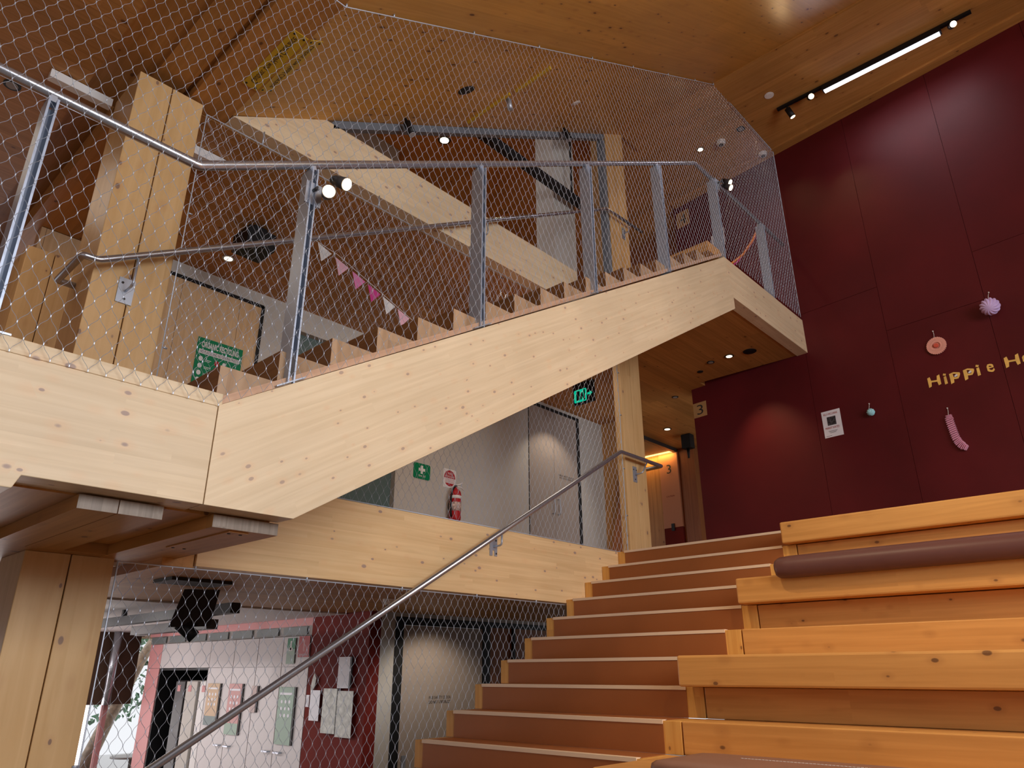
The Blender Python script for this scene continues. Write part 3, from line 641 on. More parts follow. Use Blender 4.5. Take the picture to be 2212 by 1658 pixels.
for y, lab in ((7.6, 'small lit wall lamp in the dark upper room, left one'), (8.1, 'small lit wall lamp in the dark upper room, right one')):
    single('wall_lamp', MB().cyl((-6.55, y, 5.9), (-6.52, y, 5.88), .035, n=14), m_lamp, lab, 'lamp')

# ================================================================== RED WALL DECORATIONS
def number_sign(label, x0, x1, z0, z1, ch='3'):
    o = thing('number_sign', label, 'sign', frame_r((x0, z0), 0))
    build('plate', plate(MB(), frame_r, x0, x1, z0, z1, .0005, .004), m_gold if False else plain('pale timber sign', (0.48, 0.27, 0.11), .5, noise=.1), o)
    text('numeral', ch, frame_r, x0 + (x1 - x0) * .28, z0 + (z1 - z0) * .17, .2, .0042, m_ink, o, width=(x1 - x0) * .46, top=z0 + (z1 - z0) * .83, bold=-.001)
number_sign('square sign with the number 3 on the left end of the red wall', -4.838, -4.617, 3.42, 3.64)
number_sign('square sign with the number 4 high on the left end of the red wall', -4.80, -4.56, 6.64, 6.92, '4')
ps = thing('poster', 'small white paper poster pinned on the red wall above the top bench', 'poster', frame_r((-2.87, 2.68), 0))
build('sheet', plate(MB(), frame_r, -2.99, -2.755, 2.68, 3.02, .001, .003), m_paper, ps)
build('photo', plate(MB(), frame_r, -2.93, -2.82, 2.83, 2.94, .0031, .004), plain('poster photo', (0.06, .055, .06), .5, noise=.9, nscale=40), ps)
text('heading', 'BILLY MCCARRIE', frame_r, -2.965, 2.965, .03, .0035, m_signred, ps, width=.175, top=2.99)
text('heading', 'MARKET SORTED', frame_r, -2.965, 2.785, .03, .0035, m_signred, ps, width=.175, top=2.812)
mb = MB()
for k in range(3): plate(mb, frame_r, -2.935 + .01 * k, -2.82 - .01 * k, 2.757 - k * .012, 2.761 - k * .012, .0032, .0036)
plate(mb, frame_r, -2.97, -2.90, 2.697, 2.701, .0032, .0036)
build('small_print', mb, m_ink, ps)
p2 = thing('paper_sheet', 'pale paper sheets on the upper red wall beside a balustrade post', 'paper', frame_r((-4.1, 6), 0))
build('sheet', plate(MB(), frame_r, -4.22, -4.12, 5.92, 6.22, .001, .004), m_paper, p2); build('sheet', plate(MB(), frame_r, -4.09, -3.99, 5.98, 6.28, .001, .004), m_paper, p2)
# gold letters
FR = frame_r
L_ = [('H', -1.71, -1.60, 2.985, 3.10), ('i', -1.555, -1.525, 2.975, 3.10), ('p', -1.485, -1.385, 2.965, 3.085), ('p', -1.345, -1.245, 2.965, 3.085), ('i', -1.225, -1.195, 2.975, 3.10), ('e', -1.13, -1.06, 2.98, 3.075), ('H', -.945, -.83, 2.985, 3.10), ('o', -.80, -.72, 2.985, 3.07), ('p', -.68, -.58, 2.96, 3.08)]
names = ['gold cut-out letter H, first letter on the red wall', 'gold cut-out letter i right after the first H', 'gold cut-out letter p, first of the pair', 'gold cut-out letter p, second of the pair', 'gold cut-out letter i before the letter e', 'gold cut-out letter e ending the first word', 'gold cut-out letter H near the right photo edge', 'gold cut-out letter o cut by the right photo edge', None]
for (ch, x0, x1, z0, z1), lab in zip(L_, names):
    if not lab: continue
    o = thing('wall_letter', lab, 'letter', frame_r((x0, z0), 0), 'gold letters on the red wall')
    def flare(p, d, x0=x0, x1=x1, z0=z0, z1=z1):   # the strokes widen towards their ends, in the manner of the lettering
        u = (p[0] - x0) / (x1 - x0); v = (p[1] - z0) / (z1 - z0)
        uu = .5 + (u - .5) * (0.88 + .30 * abs(v - .5) * 2); vv = v + .10 * (u - .5) + .06 * math.sin(u * 6.3)
        return frame_r((x0 + (x1 - x0) * uu, z0 + (z1 - z0) * vv), d)
    text('letter_shape', ch, flare, x0, z0, .12, .004, m_gold, o, width=x1 - x0, top=z1, bold=.0022)
    if ch in 'po':
        cx, cz = (x0 + x1) / 2 + .008, z0 + (z1 - z0) * (.66 if ch == 'p' else .5)
        build('paper_centre', MB().prism([(cx + .024 * math.cos(a) * .9 - .010 * math.sin(a) * .4, cz + .024 * math.cos(a) * .45 + .011 * math.sin(a)) for a in [i * math.pi / 8 for i in range(16)]], frame_r, .002, .0045), m_paper, o)
# paper decorations, each hung from a pin
def hang(o, x, z, zt_, off=.03):
    build('string', MB().tube([frame_r((x, zt_), .006), frame_r((x + .004, (z + zt_) / 2), off * .7), frame_r((x, z), off)], .0028, 6), m_string, o)
    build('pin', MB().cyl(frame_r((x, zt_), 0), frame_r((x, zt_), .012), .007, n=8), m_white, o)
def lobed(cx, cz, off, R, n_l, amp, mat, name, o, flat=.9, twist=.7, axis=(.0, -.50, .87)):
    mb = MB(); NU, NV = 18, n_l * 8
    w = Vector(axis).normalized(); a_ = Vector((1, 0, 0)); b_ = w.cross(a_).normalized(); a_ = b_.cross(w).normalized()
    for i in range(NU + 1):
        th = math.pi * i / NU
        for j in range(NV):
            ph = 2 * math.pi * j / NV; k = 1 - amp * abs(math.cos(n_l * ph / 2 + twist * math.cos(th) * 2.2)) ** 3 * math.sin(th) ** .4
            rr = R * k * math.sin(th) + .0005; q = w * (R * flat * math.cos(th)) + a_ * (rr * math.cos(ph)) + b_ * (rr * math.sin(ph))
            mb.v.append(frame_r((cx + q.x, cz + q.y), off + q.z))
    for i in range(NU):
        for j in range(NV):
            a = i * NV + j; c_ = i * NV + (j + 1) % NV; mb.face([a, c_, c_ + NV, a + NV], 0, False)
    return build(name, mb, mat, o)
o = thing('paper_pompom', 'lilac pleated paper ball hanging on the red wall', 'decoration', frame_r((-.93, 3.6), .1))
lobed(-.925, 3.66, .125, .098, 13, .16, m_lilac, 'paper_ball', o, .9, 1.1); hang(o, -.925, 3.74, 3.875, .12)
o = thing('paper_rosette', 'coral round honeycomb paper rosette on the red wall', 'decoration', frame_r((-1.54, 3.4), 0))
def rosette(cx, cz, R, o):
    mb = MB(); n = 30
    for i in range(n):   # petals
        a = 2 * math.pi * i / n
        for rad, ln, wd in ((R * .80, R * .2, R * .115), (R * .52, R * .13, R * .07)):
            c0 = (cx + rad * math.cos(a), cz + rad * math.sin(a))
            ex = lambda t: (c0[0] + ln * math.cos(t) * math.cos(a) - wd * math.sin(t) * math.sin(a), c0[1] + ln * math.cos(t) * math.sin(a) + wd * math.sin(t) * math.cos(a))
            mb.prism([ex(2 * math.pi * k / 10) for k in range(10)], frame_r, .012, .03)
    for i in range(n):
        a = 2 * math.pi * i / n; a2 = a + math.pi / n; q = R * .82
        mb.prism([(cx, cz), (cx + q * math.cos(a), cz + q * math.sin(a)), (cx + q * math.cos(a2), cz + q * math.sin(a2))], frame_r, .010, .020)
    build('petals', mb, m_coral, o); build('centre', disc(MB(), frame_r, cx, cz, R * .22, R * .22, .02, .045), m_coral2, o)
rosette(-1.545, 3.44, .105, o); hang(o, -1.55, 3.54, 3.63, .02)
o = thing('paper_pompom', 'small aqua swirled paper ball on the red wall beside the poster', 'decoration', frame_r((-2.38, 2.8), .05))
lobed(-2.38, 2.855, .05, .046, 9, .16, m_aqua, 'paper_ball', o, .95, 1.4); hang(o, -2.395, 2.895, 2.975, .045)
o = thing('paper_garland', 'long pink curled paper fan hanging low on the red wall', 'decoration', frame_r((-1.57, 2.4), .03))
ctr = [(-1.585, 2.60), (-1.588, 2.56), (-1.585, 2.50), (-1.578, 2.44), (-1.572, 2.38), (-1.562, 2.32), (-1.545, 2.275), (-1.52, 2.24), (-1.487, 2.21)]
mb = MB(); N_ = 44
for k in range(N_):
    t = k / (N_ - 1) * (len(ctr) - 1); i = min(int(t), len(ctr) - 2); u = t - i
    x = ctr[i][0] * (1 - u) + ctr[i + 1][0] * u; z = ctr[i][1] * (1 - u) + ctr[i + 1][1] * u; w = (.037 if 3 < k < N_ - 4 else .028) - (.006 if k % 2 else 0)
    dx, dz = ctr[i + 1][0] - ctr[i][0], ctr[i + 1][1] - ctr[i][1]; l = math.hypot(dx, dz); nx, nz = -dz / l, dx / l
    mb.prism([(x - nx * w, z - nz * w), (x + nx * w, z + nz * w + .008), (x + nx * w, z + nz * w + .0125), (x - nx * w, z - nz * w + .0045)], frame_r, .006, .05 - (.018 if k % 2 else 0))
build('pleats', mb, m_pinkp, o); hang(o, -1.588, 2.615, 2.70, .03)

# orange and pink cord near the top landing
single('rope', MB().tube([(-3.35, 8.88, 5.95), (-3.38, 8.6, 5.55), (-3.42, 8.3, 5.2), (-3.45, 8.0, 4.95), (-3.5, 7.65, 4.7), (-3.55, 7.35, 4.52), (-3.6, 7.1, 4.38)], .016, 8), m_hose, 'orange band curving down behind the net near the red wall', 'rope')
single('rope', MB().tube([(-3.40, 8.78, 5.70), (-3.43, 8.5, 5.38), (-3.47, 8.2, 5.06), (-3.52, 7.85, 4.78), (-3.56, 7.55, 4.56), (-3.6, 7.3, 4.40)], .011, 8), m_flagh, 'magenta band curving down beside the orange one near the red wall', 'rope')

# ================================================================== SIGNS ON CEILING
def sign_text(o, body, fr, a, b, w, hgt, mat=m_ink, d=.0042, **k): return text('lettering', body, fr, a, b, hgt, d, mat, o, width=w, top=b + hgt, **k)
fc = frame_c(3.871)
o = thing('caution_sign', 'yellow low head clearance sign on the underside of the dark edge beam', 'sign', fc((-3.7, 1.68), 0))
build('plate', plate(MB(), fc, -4.09, -3.42, 1.635, 1.745, .0005, .004), m_yellow, o)
sign_text(o, 'Caution: Low Head Clearance', fc, -4.03, 1.665, .56, .045)
for x in (-4.065, -3.445):
    for y in (1.655, 1.725): build('screw', disc(MB(), fc, x, y, .007, .007, .004, .007), m_black, o)
o = thing('caution_sign', 'yellow low head clearance sign on the sloping ceiling, upside down', 'sign', frame_s((-3.7, 1.8), 0))
build('plate', plate(MB(), frame_s, -4.09, -3.42, 1.760, 1.850, .0005, .004), m_yellow, o)
sign_text(o, 'Caution: Low Head Clearance', frame_s, -3.48, 1.826, .54, .042, flip=True)
for x in (-4.065, -3.445):
    for y in (1.775, 1.835): build('screw', disc(MB(), frame_s, x, y, .007, .007, .004, .007), m_black, o)
o = single('caution_strip', plate(MB(), frame_s, -4.33, -3.75, 4.03, 4.05, .001, .03), m_yellow, 'thin yellow strip edge-on across the sloping ceiling, left of the silver light', 'sign')
o = single('caution_strip', plate(MB(), frame_s, -3.70, -3.26, 4.06, 4.08, .001, .03), m_yellow, 'thin yellow strip edge-on across the sloping ceiling, right of the silver light', 'sign')

# ================================================================== LEVEL THREE BEYOND THE NETS
X3 = frame_x(-6.80)
o = thing('recycling_poster', 'green organic recycling poster on the timber wall behind the upper nets', 'poster', (-6.8, 2.95, 2.6))
build('board', plate(MB(), X3, 2.72, 3.20, 2.40, 3.145, .001, .008), m_green, o)
text('heading', 'ORGANIC RECYCLING', X3, 2.765, 3.045, .08, .009, m_white, o, width=.39, top=3.11, bold=.002)
build('banner', plate(MB(), X3, 2.745, 3.175, 2.975, 3.02, .0082, .0095), m_white, o)
text('banner_text', 'NO PLASTIC AND NO GENERAL WASTE', X3, 2.76, 2.982, .03, .0098, m_ink, o, width=.40, top=3.014)
mb = MB()
for k in range(6): build('tick_icon', disc(MB(), X3, 2.775, 2.92 - k * .075, .022, .026, .0082, .0095), m_white, o); plate(mb, X3, 2.82, 2.885, 2.915 - k * .075, 2.921 - k * .075, .0082, .0092); plate(mb, X3, 2.82, 2.87, 2.90 - k * .075, 2.906 - k * .075, .0082, .0092)
for k in range(3): build('round_icon', disc(MB(), X3, 3.02, 2.92 - k * .075, .018, .022, .0082, .0095), m_white, o)
build('small_print', mb, m_white, o)
for zz_ in (2.91, 2.84): build('red_icon', disc(MB(), X3, 2.945, zz_, .026, .03, .0082, .0095), m_signred, o)
single('projector', MB().box(-5.85, -5.55, 2.50, 2.78, 3.62, 3.80).box(-5.75, -5.62, 2.58, 2.72, 3.80, 3.868), m_black, 'black projector hanging from the level three ceiling behind the net', 'projector', .01)
o = thing('first_aid_sign', 'green first aid sign with white cross on the grey wall', 'sign', (-6.8, 5.7, 2.3))
build('plate', MB().prism(rrect(5.575, 5.845, 2.225, 2.42, .025), X3, .001, .006), m_green, o)
build('cross', MB().prism([(5.655, 2.325), (5.69, 2.325), (5.69, 2.29), (5.725, 2.29), (5.725, 2.325), (5.76, 2.325), (5.76, 2.36), (5.725, 2.36), (5.725, 2.395), (5.69, 2.395), (5.69, 2.36), (5.655, 2.36)], X3, .006, .0075), m_white, o)
text('lettering', 'first aid', X3, 5.655, 2.25, .03, .0075, m_white, o, width=.11, top=2.28)
o = thing('extinguisher_sign', 'white and red round fire extinguisher notice above the extinguisher', 'sign', (-6.8, 6.18, 2.3))
build('plate', plate(MB(), X3, 6.07, 6.29, 2.195, 2.44, .001, .004), m_white, o)
build('red_disc', disc(MB(), X3, 6.18, 2.32, .098, .105, .004, .005, n=30), m_signred, o)
build('band', plate(MB(), X3, 6.085, 6.275, 2.255, 2.32, .005, .0058), m_white, o)
text('lettering', 'FIRE', X3, 6.145, 2.365, .03, .0055, m_white, o, width=.08, top=2.395); text('lettering', 'EXTINGUISHER', X3, 6.10, 2.33, .03, .0055, m_white, o, width=.16, top=2.355)
mb = MB()
for k in range(4): plate(mb, X3, 6.10, 6.26, 2.264 + k * .014, 2.268 + k * .014, .0058, .0062)
build('small_print', mb, m_signred, o)
o = thing('fire_extinguisher', 'red fire extinguisher hung on the grey wall behind the net', 'fire extinguisher', (-6.70, 6.22, 1.77))
fx, fy = -6.70, 6.20
def lathe(cx, cy, prof, n=24, mi=0):
    mb = MB()
    for R, z in prof:
        for j in range(n): mb.v.append((cx + R * math.cos(2 * math.pi * j / n), cy + R * math.sin(2 * math.pi * j / n), z))
    for i in range(len(prof) - 1):
        for j in range(n): a = i * n + j; b_ = i * n + (j + 1) % n; mb.face([a, b_, b_ + n, a + n], 0, True)
    mb.face(list(range(n))[::-1]); mb.face([(len(prof) - 1) * n + j for j in range(n)]); return mb
build('cylinder', lathe(fx, fy, [(.06, 1.76), (.072, 1.775), (.075, 1.80), (.075, 2.09), (.066, 2.13), (.04, 2.16), (.022, 2.175), (.02, 2.19)]), m_signred, o)
build('white_band', lathe(fx, fy, [(.0765, 2.035), (.0765, 2.075)]), m_white, o)
build('label', lathe(fx, fy, [(.0765, 1.88), (.0765, 1.99)]), plain('extinguisher label', (.55, .40, .36), .5, noise=.6, nscale=40), o)
build('valve', MB().cyl((fx, fy, 2.185), (fx, fy, 2.215), .02, n=14), m_dgrey, o)
build('lever', MB().tube([(fx, fy, 2.215), (fx + .01, fy + .06, 2.235), (fx + .01, fy + .11, 2.262)], .009, 8).tube([(fx, fy, 2.205), (fx + .01, fy + .08, 2.20), (fx + .01, fy + .13, 2.175)], .008, 8), m_white, o)
build('hose', MB().tube([(fx + .01, fy - .02, 2.20), (fx + .02, fy - .07, 2.15), (fx + .02, fy - .095, 2.05), (fx + .02, fy - .09, 1.85), (fx + .02, fy - .08, 1.80)], .012, 10), m_black, o)
build('wall_bracket', MB().box(-6.798, -6.77, fy - .03, fy + .03, 1.9, 2.0), m_dgrey, o)
d = thing('door_pair', 'pair of tall taupe service doors with slim handles on level three', 'door', (-6.8, 8.3, 1.1))
build('door_frame', MB().box(-6.86, -6.795, 7.73, 7.742, 1.11, 3.82).box(-6.86, -6.79, 8.90, 8.96, 1.11, 3.82).box(-6.86, -6.79, 7.742, 8.90, 3.78, 3.82), m_black, d)
for a, b_ in ((7.745, 8.318), (8.324, 8.895)):
    lf = build('door_leaf', MB().box(-6.85, -6.80, a, b_, 1.115, 3.775), m_door, d)
    yy = b_ - .06 if a < 8 else a + .06
    build('handle', MB().tube(bendpath([(-6.80, yy, 2.40), (-6.75, yy, 2.40), (-6.75, yy, 2.17), (-6.80, yy, 2.17)], .02), .008, 8), m_bracket, lf)
text('lettering', 'FIRE SAFETY DOOR', X3, 8.42, 2.775, .03, .002, m_ink, d, width=.36, top=2.80)
text('lettering', 'DO NOT OBSTRUCT', X3, 8.44, 2.74, .03, .002, m_ink, d, width=.32, top=2.762)
Y6 = frame_y(7.8)
o = thing('exit_sign', 'green running-man exit sign hanging in the passage behind the net', 'sign', (-5.8, 7.8, 3.7))
build('housing', MB().box(-5.99, -5.63, 7.80, 7.84, 3.54, 3.86), m_black, o)
build('lit_panel', MB().prism(rrect(-5.97, -5.75, 3.57, 3.76, .02), Y6, .001, .004), m_exit, o)
mb = MB(); plate(mb, Y6, -5.93, -5.87, 3.60, 3.74, .004, .005); plate(mb, Y6, -5.80, -5.775, 3.585, 3.745, .004, .005)
mb.prism([(-5.86, 3.60), (-5.84, 3.60), (-5.825, 3.65), (-5.81, 3.61), (-5.80, 3.61), (-5.81, 3.67), (-5.82, 3.71), (-5.84, 3.71), (-5.86, 3.68)], Y6, .004, .005)
build('running_figure', mb, m_black, o)
build('arrow', MB().prism([(-5.735, 3.65), (-5.695, 3.65), (-5.695, 3.625), (-5.65, 3.665), (-5.695, 3.705), (-5.695, 3.68), (-5.735, 3.68)], Y6, .001, .004), m_exit, o)
YF = frame_y(11.67)
single('timber_piece', MB().hexa([(-6.79, 9.45, 1.11), (-6.62, 9.45, 1.11), (-6.62, 9.55, 1.11), (-6.79, 9.55, 1.11), (-6.30, 9.45, 2.95), (-6.12, 9.45, 2.95), (-6.12, 9.55, 2.95), (-6.30, 9.55, 2.95)]), [w_wallred], 'dark diagonal timber brace against the timber wall left of the column', 'piece')  # dark diagonal strip standing just off the timber wall
o = thing('lift_panel', 'peach lift lobby panel with a number 3 beyond the column', 'panel', (-6.8, 11.69, 1.1))
build('panel', MB().box(-6.98, -6.595, 11.675, 11.738, 2.42, 3.82), m_peach, o)
build('lower_panel', MB().box(-6.98, -6.595, 11.673, 11.738, 1.11, 2.415), m_red2, o)
text('numeral', '3', YF, -6.83, 3.42, .16, .001, m_ink, o, width=.095, top=3.59)
build('call_button', MB().box(-6.82, -6.76, 11.655, 11.672, 2.36, 2.49), m_black, o)
text('lettering', 'CAUTION', YF, -6.88, 2.98, .03, .001, m_red2, o, width=.17, top=3.01)
single('light_strip', MB().prism([(-7.9, 3.812), (-6.60, 3.812), (-6.60, 3.838), (-7.9, 3.838)], frame_y(11.66), 0, .02), m_strip, 'glowing amber light strip at the top of the lift lobby wall', 'light')
light('AREA', 'amber glow', (-7.1, 11.60, 3.80), 5, (1, .5, .12), (0, .3, -1), shape='RECTANGLE', size=.9, size_y=.05)
single('ceiling_camera', MB().box(-6.10, -5.93, 11.0, 11.15, 3.62, 3.866).cyl((-6.02, 11.07, 3.62), (-6.02, 11.07, 3.45), .03, .015), m_black, 'black bracket fitting hanging beside the end of the red wall', 'camera')
# bunting
bt = thing('bunting', 'string of pink and white triangular flags behind the upper stair nets', 'bunting', (-5, 3.4, 3.3))
build('string', MB().tube([(-5, 2.50, 3.866), (-5, 2.86, 3.55), (-5, 3.1, 3.51), (-5, 3.4, 3.40), (-5, 3.75, 3.27), (-5, 4.1, 3.14)], .003, 5), m_string, bt)
zs_ = lambda y: 3.55 - .335 * (y - 2.86)
for y, m in ((2.89, m_white), (3.08, m_flagp), (3.27, plain('pink flag', (.72, .2, .42), .6)), (3.45, m_flagh), (3.63, m_white), (3.81, m_flagp), (3.99, m_flagp)):
    w = .15; k = .335
    build('flag', MB().prism([(y, zs_(y)), (y + w, zs_(y + w)), (y + w * .35, zs_(y) - .17)], frame_x(-5), -.001, .001), m, bt)

# ================================================================== LEVEL TWO BEYOND THE LOWER NET
YC = frame_y(4.85)
cab = [(-11.90, -11.47), (-9.95, -9.30), (-9.295, -8.72), (-8.715, -8.15), (-8.145, -7.58)]
labs = ['pink end panel of the cabinet wall beside the window', 'white tall cabinet behind the orange poster', 'white tall cabinet behind the rose poster', 'white tall cabinet left of the large green poster', 'white tall cabinet behind the large green poster, next to the red panel']
for (a, b_), lab in zip(cab, labs):
    o = thing('tall_cabinet', lab, 'cabinet', ((a + b_) / 2, 4.9, -2.13), 'tall cabinets of level two')
    build('body', MB().box(a, b_, 4.87, 5.4, -2.13, .39), m_cab, o)
    m = m_pink if a < -11 else m_cab  # pink doors on the window end panel, white on the rest
    build('upper_door', MB().box(a + .004, b_ - .004, 4.85, 4.869, .062, .388), m, o)
    dd = build('lower_door', MB().box(a + .004, b_ - .004, 4.85, 4.869, -2.1, .056), m, o)
    if a > -11:
        hx = a + .08 if cab.index((a, b_)) % 2 == 0 else b_ - .16
        build('handle', MB().box(hx, hx + .12, 4.80, 4.812, -.835, -.82).box(hx + .01, hx + .02, 4.812, 4.85, -.835, -.82).box(hx + .10, hx + .11, 4.812, 4.85, -.835, -.82), m_bracket, dd)
single('cabinet_panel', MB().box(-11.466, -9.955, 4.85, 5.4, .062, .39), m_cab, 'pink-white panel above the dark fridge niche', 'panel')
single('niche', MB().box(-11.466, -11.44, 4.86, 5.6, -2.13, .055).box(-11.44, -9.96, 5.58, 5.6, -2.13, .055).box(-11.44, -9.96, 4.86, 5.58, .03, .055).box(-9.98, -9.956, 4.86, 5.6, -2.13, .03), m_black, 'dark niche in the cabinet wall that holds the fridges', 'niche')
for a, b_, m, lab in ((-10.93, -10.64, m_dgrey, 'dark steel fridge at the left of the niche'), (-10.60, -10.27, m_greyw, 'pale grey fridge in the middle of the niche'), (-10.20, -9.99, m_white, 'white fridge at the right of the niche')):
    o = thing('fridge', lab, 'fridge', ((a + b_) / 2, 5.1, -2.13), 'fridges in the dark niche')
    build('body', MB().box(a, b_, 4.93, 5.5, -2.12, -.10), m, o, .01); build('door', MB().box(a + .005, b_ - .005, 4.885, 4.925, -2.05, -.11), m, o, .008)
    build('sticker', MB().box(a + .08, a + .17, 4.881, 4.884, -.24, -.16), m_pink, o)
lv = thing('air_grille', 'grey louvred air grille above the white cabinets', 'grille', (-9.7, 4.85, .39))
build('frame', MB().box(-11.95, -7.58, 4.87, 4.95, .395, .50), m_grey, lv)
for k in range(7): build('slats', MB().box(-11.9 + k * .62, -11.9 + k * .62 + .5, 4.85, 4.868, .405 + 0, .49), plain('grille slats', (.16, .18, .18), .4), lv)
def poster(label, a0, a1, z0, z1, col, fr, foot=None, mount=True, cat='poster', name='poster', lines=True, base=None):
    o = thing(name, label, cat, fr((a0, z0), 0))
    if mount: build('backing', plate(MB(), fr, a0 + .01, a1 + .02, z0, z1, .001, .02), m_dgrey, o)
    build('sheet', plate(MB(), fr, a0, a1, z0, z1, .0205, .024), col, o)
    if foot: build('foot', plate(MB(), fr, a0, a1, z0, z0 + (z1 - z0) * .22, .0242, .0255), foot, o)
    if lines:
        mb = MB(); w = a1 - a0; hh = z1 - z0
        plate(mb, fr, a0 + w * .1, a1 - w * .1, z1 - hh * .14, z1 - hh * .10, .0242, .025)
        for r in range(3):
            for c in range(3): disc(mb, fr, a0 + w * (.25 + .25 * c), z1 - hh * (.26 + .12 * r), w * .06, w * .06, .0242, .025, n=10)
        build('lettering', mb, m_paper, o)
    return o
poster('orange and teal waste poster on the white cabinets', -9.85, -9.53, -.62, -.13, m_orange, YC, m_teal)
poster('rose and green waste poster on the white cabinets', -9.28, -8.96, -.70, -.13, m_rose, YC, m_lgreen)
poster('large pale green poster on the white cabinets', -8.10, -7.78, -.745, -.155, m_lgreen, YC)
poster('small pale notice between the rose and green posters', -8.72, -8.60, -.44, -.15, plain('faded notice', (.50, .38, .36), .5), YC, lines=False)
YP = frame_y(4.845)
o = thing('exit_door_sign', 'small green and white emergency sign above the cabinets', 'sign', YP((-8.04, .09), 0))
build('plate', plate(MB(), YP, -8.04, -7.87, .09, .37, .006, .009), m_lgreen, o); build('green_top', plate(MB(), YP, -8.04, -7.87, .25, .37, .0092, .010), m_green, o)
build('pictogram', plate(plate(MB(), YP, -7.975, -7.945, .24, .34, .0102, .011), YP, -8.0, -7.92, .23, .265, .0102, .011), m_white, o)
o = thing('fire_sign', 'dark red fire extinguisher location sign beside the cabinets', 'sign', YP((-7.8, .16), 0))
build('plate', plate(MB(), YP, -7.80, -7.575, .16, .385, .006, .010), m_signred, o); build('pictogram', MB().prism(rrect(-7.70, -7.67, .22, .35, .012), YP, .0102, .011), m_pink, o)
text('lettering', 'EXTINGUISHER', YP, -7.77, .175, .02, .0105, m_paper, o, width=.17, top=.195)
YR = frame_y(4.83)
poster('upper notice with a dark photo on the red panel of level two', -6.94, -6.74, -.155, .15, m_paper, YR, mount=True, name='notice', lines=False)
poster('narrow paper notice on the left of the red panel of level two', -7.42, -7.24, -.48, -.18, m_paper, YR, name='notice', lines=False, mount=False)
poster('large grey crinkled print, left one of two on the red panel', -7.18, -6.93, -.59, -.16, m_foil, YR, name='notice', lines=False)
poster('large grey crinkled print, right one of two on the red panel', -6.915, -6.645, -.615, -.18, m_foil, YR, name='notice', lines=False, mount=False)
single('hanging_leaf', MB().prism([(-7.40, -.01), (-7.36, -.06), (-7.37, -.14), (-7.44, -.22), (-7.45, -.15), (-7.43, -.07)], YR, .005, .012), m_foil, 'leaf-shaped grey cut-out on the red panel of level two', 'decoration')
single('hanging_leaf', MB().prism(rect(-7.52, -7.46, -.35, -.23), YR, .005, .012), m_paper, 'small white card at the left edge of the red panel of level two', 'card')
# dark framed door on the level two corner wall
d = thing('door_set', 'tall taupe door in a black frame behind the lower net', 'door', (-6.5, 5.9, -2.13))
build('door_frame', MB().box(-6.56, -6.49, 5.19, 5.30, -2.13, .56).box(-6.56, -6.49, 6.52, 6.64, -2.13, .56).box(-6.56, -6.49, 5.30, 6.52, .48, .56).box(-6.56, -6.49, 6.64, 7.8, .50, .56).box(-6.56, -6.49, 7.05, 7.09, -2.13, .5), m_black, d)
lf = build('door_leaf', MB().box(-6.545, -6.50, 5.305, 6.515, -2.12, .475), m_door, d)
build('handle', MB().box(-6.50, -6.485, 5.35, 5.40, -1.0, -.80).tube(bendpath([(-6.49, 5.375, -.93), (-6.44, 5.375, -.93), (-6.44, 5.50, -.93)], .015), .009, 8), m_bracket, lf)
text('lettering', 'FIRE SAFETY DOOR', frame_x(-6.5), 5.70, -.275, .03, .002, m_ink, d, width=.32, top=-.245); text('lettering', 'DO NOT OBSTRUCT', frame_x(-6.5), 5.70, -.32, .03, .002, m_ink, d, width=.32, top=-.29)
single('fire_sign', plate(MB(), frame_x(-6.52), 7.2, 7.32, -.25, .15, .001, .02), m_signred, 'dark red vertical sign in the dim corner near the lower steps', 'sign')
# ceiling items of level two
o = thing('projector_mount', 'black ceiling mount with a flat glossy screen and spotlight behind the lower net', 'projector', (-5.6, 2.6, .3))
build('ceiling_plate', MB().box(-5.35, -5.05, 2.12, 2.55, .578, .600), m_black, o)
build('screen', MB().hexa([(-6.02, 2.56, .33), (-5.98, 2.84, .345), (-5.95, 2.86, .345), (-5.98, 2.58, .33), (-5.70, 2.50, .59), (-5.68, 2.74, .60), (-5.65, 2.76, .60), (-5.67, 2.52, .59)]), plain('glossy black', (.02, .012, .01), .12), o)
sp_ = build('spot_head', MB().cyl((-6.02, 2.64, .36), (-5.98, 2.76, .26), .055, n=6), m_black, o)
single('linear_light', MB().box(-9.6, -5.72, 2.90, 2.98, .44, .52).box(-8.0, -7.96, 2.92, 2.96, .52, .584).box(-6.2, -6.16, 2.92, 2.96, .52, .599), m_black, 'long black suspended linear track behind the lower net', 'light')
single('air_duct', MB().box(-7.9, -6.3, 3.0, 3.10, .345, .425), m_dgrey, 'dark grey boxed duct under the black linear track of level two', 'duct')
single('roller_blind', MB().box(-12.55, -12.50, 4.16, 4.93, -.44, .584), plain('brown roller blind', (.10, .055, .035), .5), 'dark brown roller blind half lowered over the level two window', 'blind')
single('steel_pipe', MB().cyl((-12.35, 4.52, -.44), (-12.35, 4.52, .584), .06, n=20), m_steel, 'vertical steel pipe in front of the dark roller blind', 'pipe')
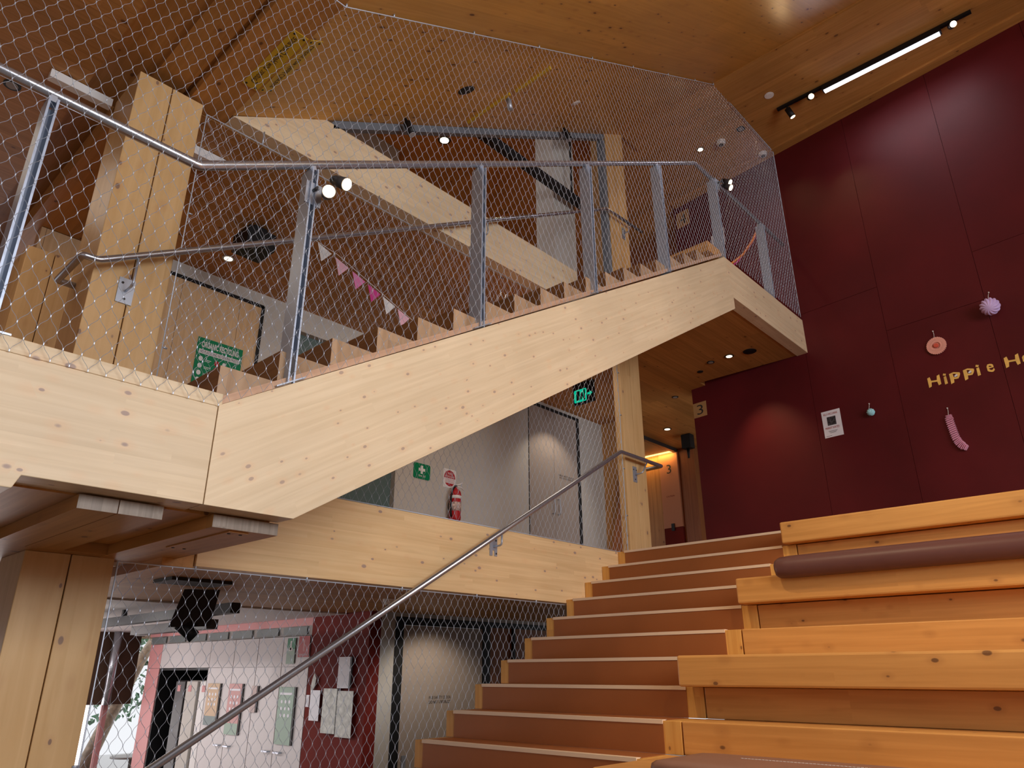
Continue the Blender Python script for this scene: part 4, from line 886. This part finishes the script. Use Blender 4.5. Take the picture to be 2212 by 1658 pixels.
# outside
single('tree', MB().tube([(-15.2, 5.2, -2.1), (-15.6, 5.8, -.8), (-16.0, 6.4, .3), (-16.4, 7.0, 1.2)], .12, 10, rr=[.14, .12, .10, .07]), m_bark, 'leaning tree trunk outside the level two window', 'tree')
fo = MB()
for _ in range(900):
    p = Vector((-18.0 + random.random() * 1.5, 5.6 + random.random() * 2.8, -.9 + random.random() * 2.2)); s_ = .04 + random.random() * .06
    q = [p + Vector((random.uniform(-1, 1), random.uniform(-1, 1), random.uniform(-1, 1))).normalized() * s_ for _k in range(4)]
    n = len(fo.v); fo.v += [tuple(x) for x in q]; fo.face([n, n + 1, n + 2]); fo.face([n, n + 2, n + 3]); fo.face([n, n + 3, n + 1])
o = build('foliage', fo, m_leaf); o['kind'] = 'stuff'; tag(o, 'light green leaves outside the level two window', 'foliage')
o = thing('cafe_table', 'pale outdoor table beyond the level two window', 'table', (-15.0, 6.1, -2.13))
build('table_top', MB().cyl((-15, 6.1, -1.42), (-15, 6.1, -1.39), .35), m_white, o); build('leg', MB().cyl((-15, 6.1, -2.13), (-15, 6.1, -1.42), .035), m_grey, o)
struct('floor', MB().box(-24, -15, 0, 14, -2.35, -2.15), m_sky if False else plain('pale paving', (.75, .74, .72), .8))

# door washes, then fill lights added to brighten the rooms behind the nets
spot((-5.7, 5.55, .55), (-.5, .1, -1), 30, NEUT, 110)
spot((-6.2, 8.2, 3.6), (-.45, 0, -1), 24, NEUT, 100)
light('AREA', 'level three room fill', (-5.6, 5.2, 3.83), 45, NEUT, (-.25, 0, -1), shape='RECTANGLE', size=1.2, size_y=3.5)  # added fill for the level three room, no fitting
light('AREA', 'level three near fill', (-5.8, .3, 3.65), 8, NEUT, (0, 0, -1), shape='RECTANGLE', size=1.0, size_y=1.0)  # added fill for the near end of level three
spot((-6.0, 6.3, 7.0), (0, 0, -1), 20, NEUT, 120)  # added fill for the upper room
spot((-6.9, 7.2, 7.0), (0, 0, -1), 25, NEUT, 120)
for x in (-11.0, -9.3, -7.7): spot((x, 2.2, .57), (0, .75, -1), 65, (1, .95, .93), 150, .8)  # row of added fill spots facing the cabinet wall
spot((-2.7, 2.3, 4.1), (.62, .55, -1), 230, (1, .78, .5), 80, .7, .06)  # unseen spot added in the hall to light the seating
spot((.6, 1.9, 3.85), (-.05, .8, -1), 180, (1, .78, .5), 95, .7, .06)  # second unseen spot added over the seating
light('POINT', 'hall overhead fill', (1.4, 4.2, 4.4), 26, (1, .78, .52), shadow_soft_size=.4)  # unseen overhead fill added in the hall, no fitting
for k in list(bpy.data.objects):
    if '_b' in k: del k['_b']
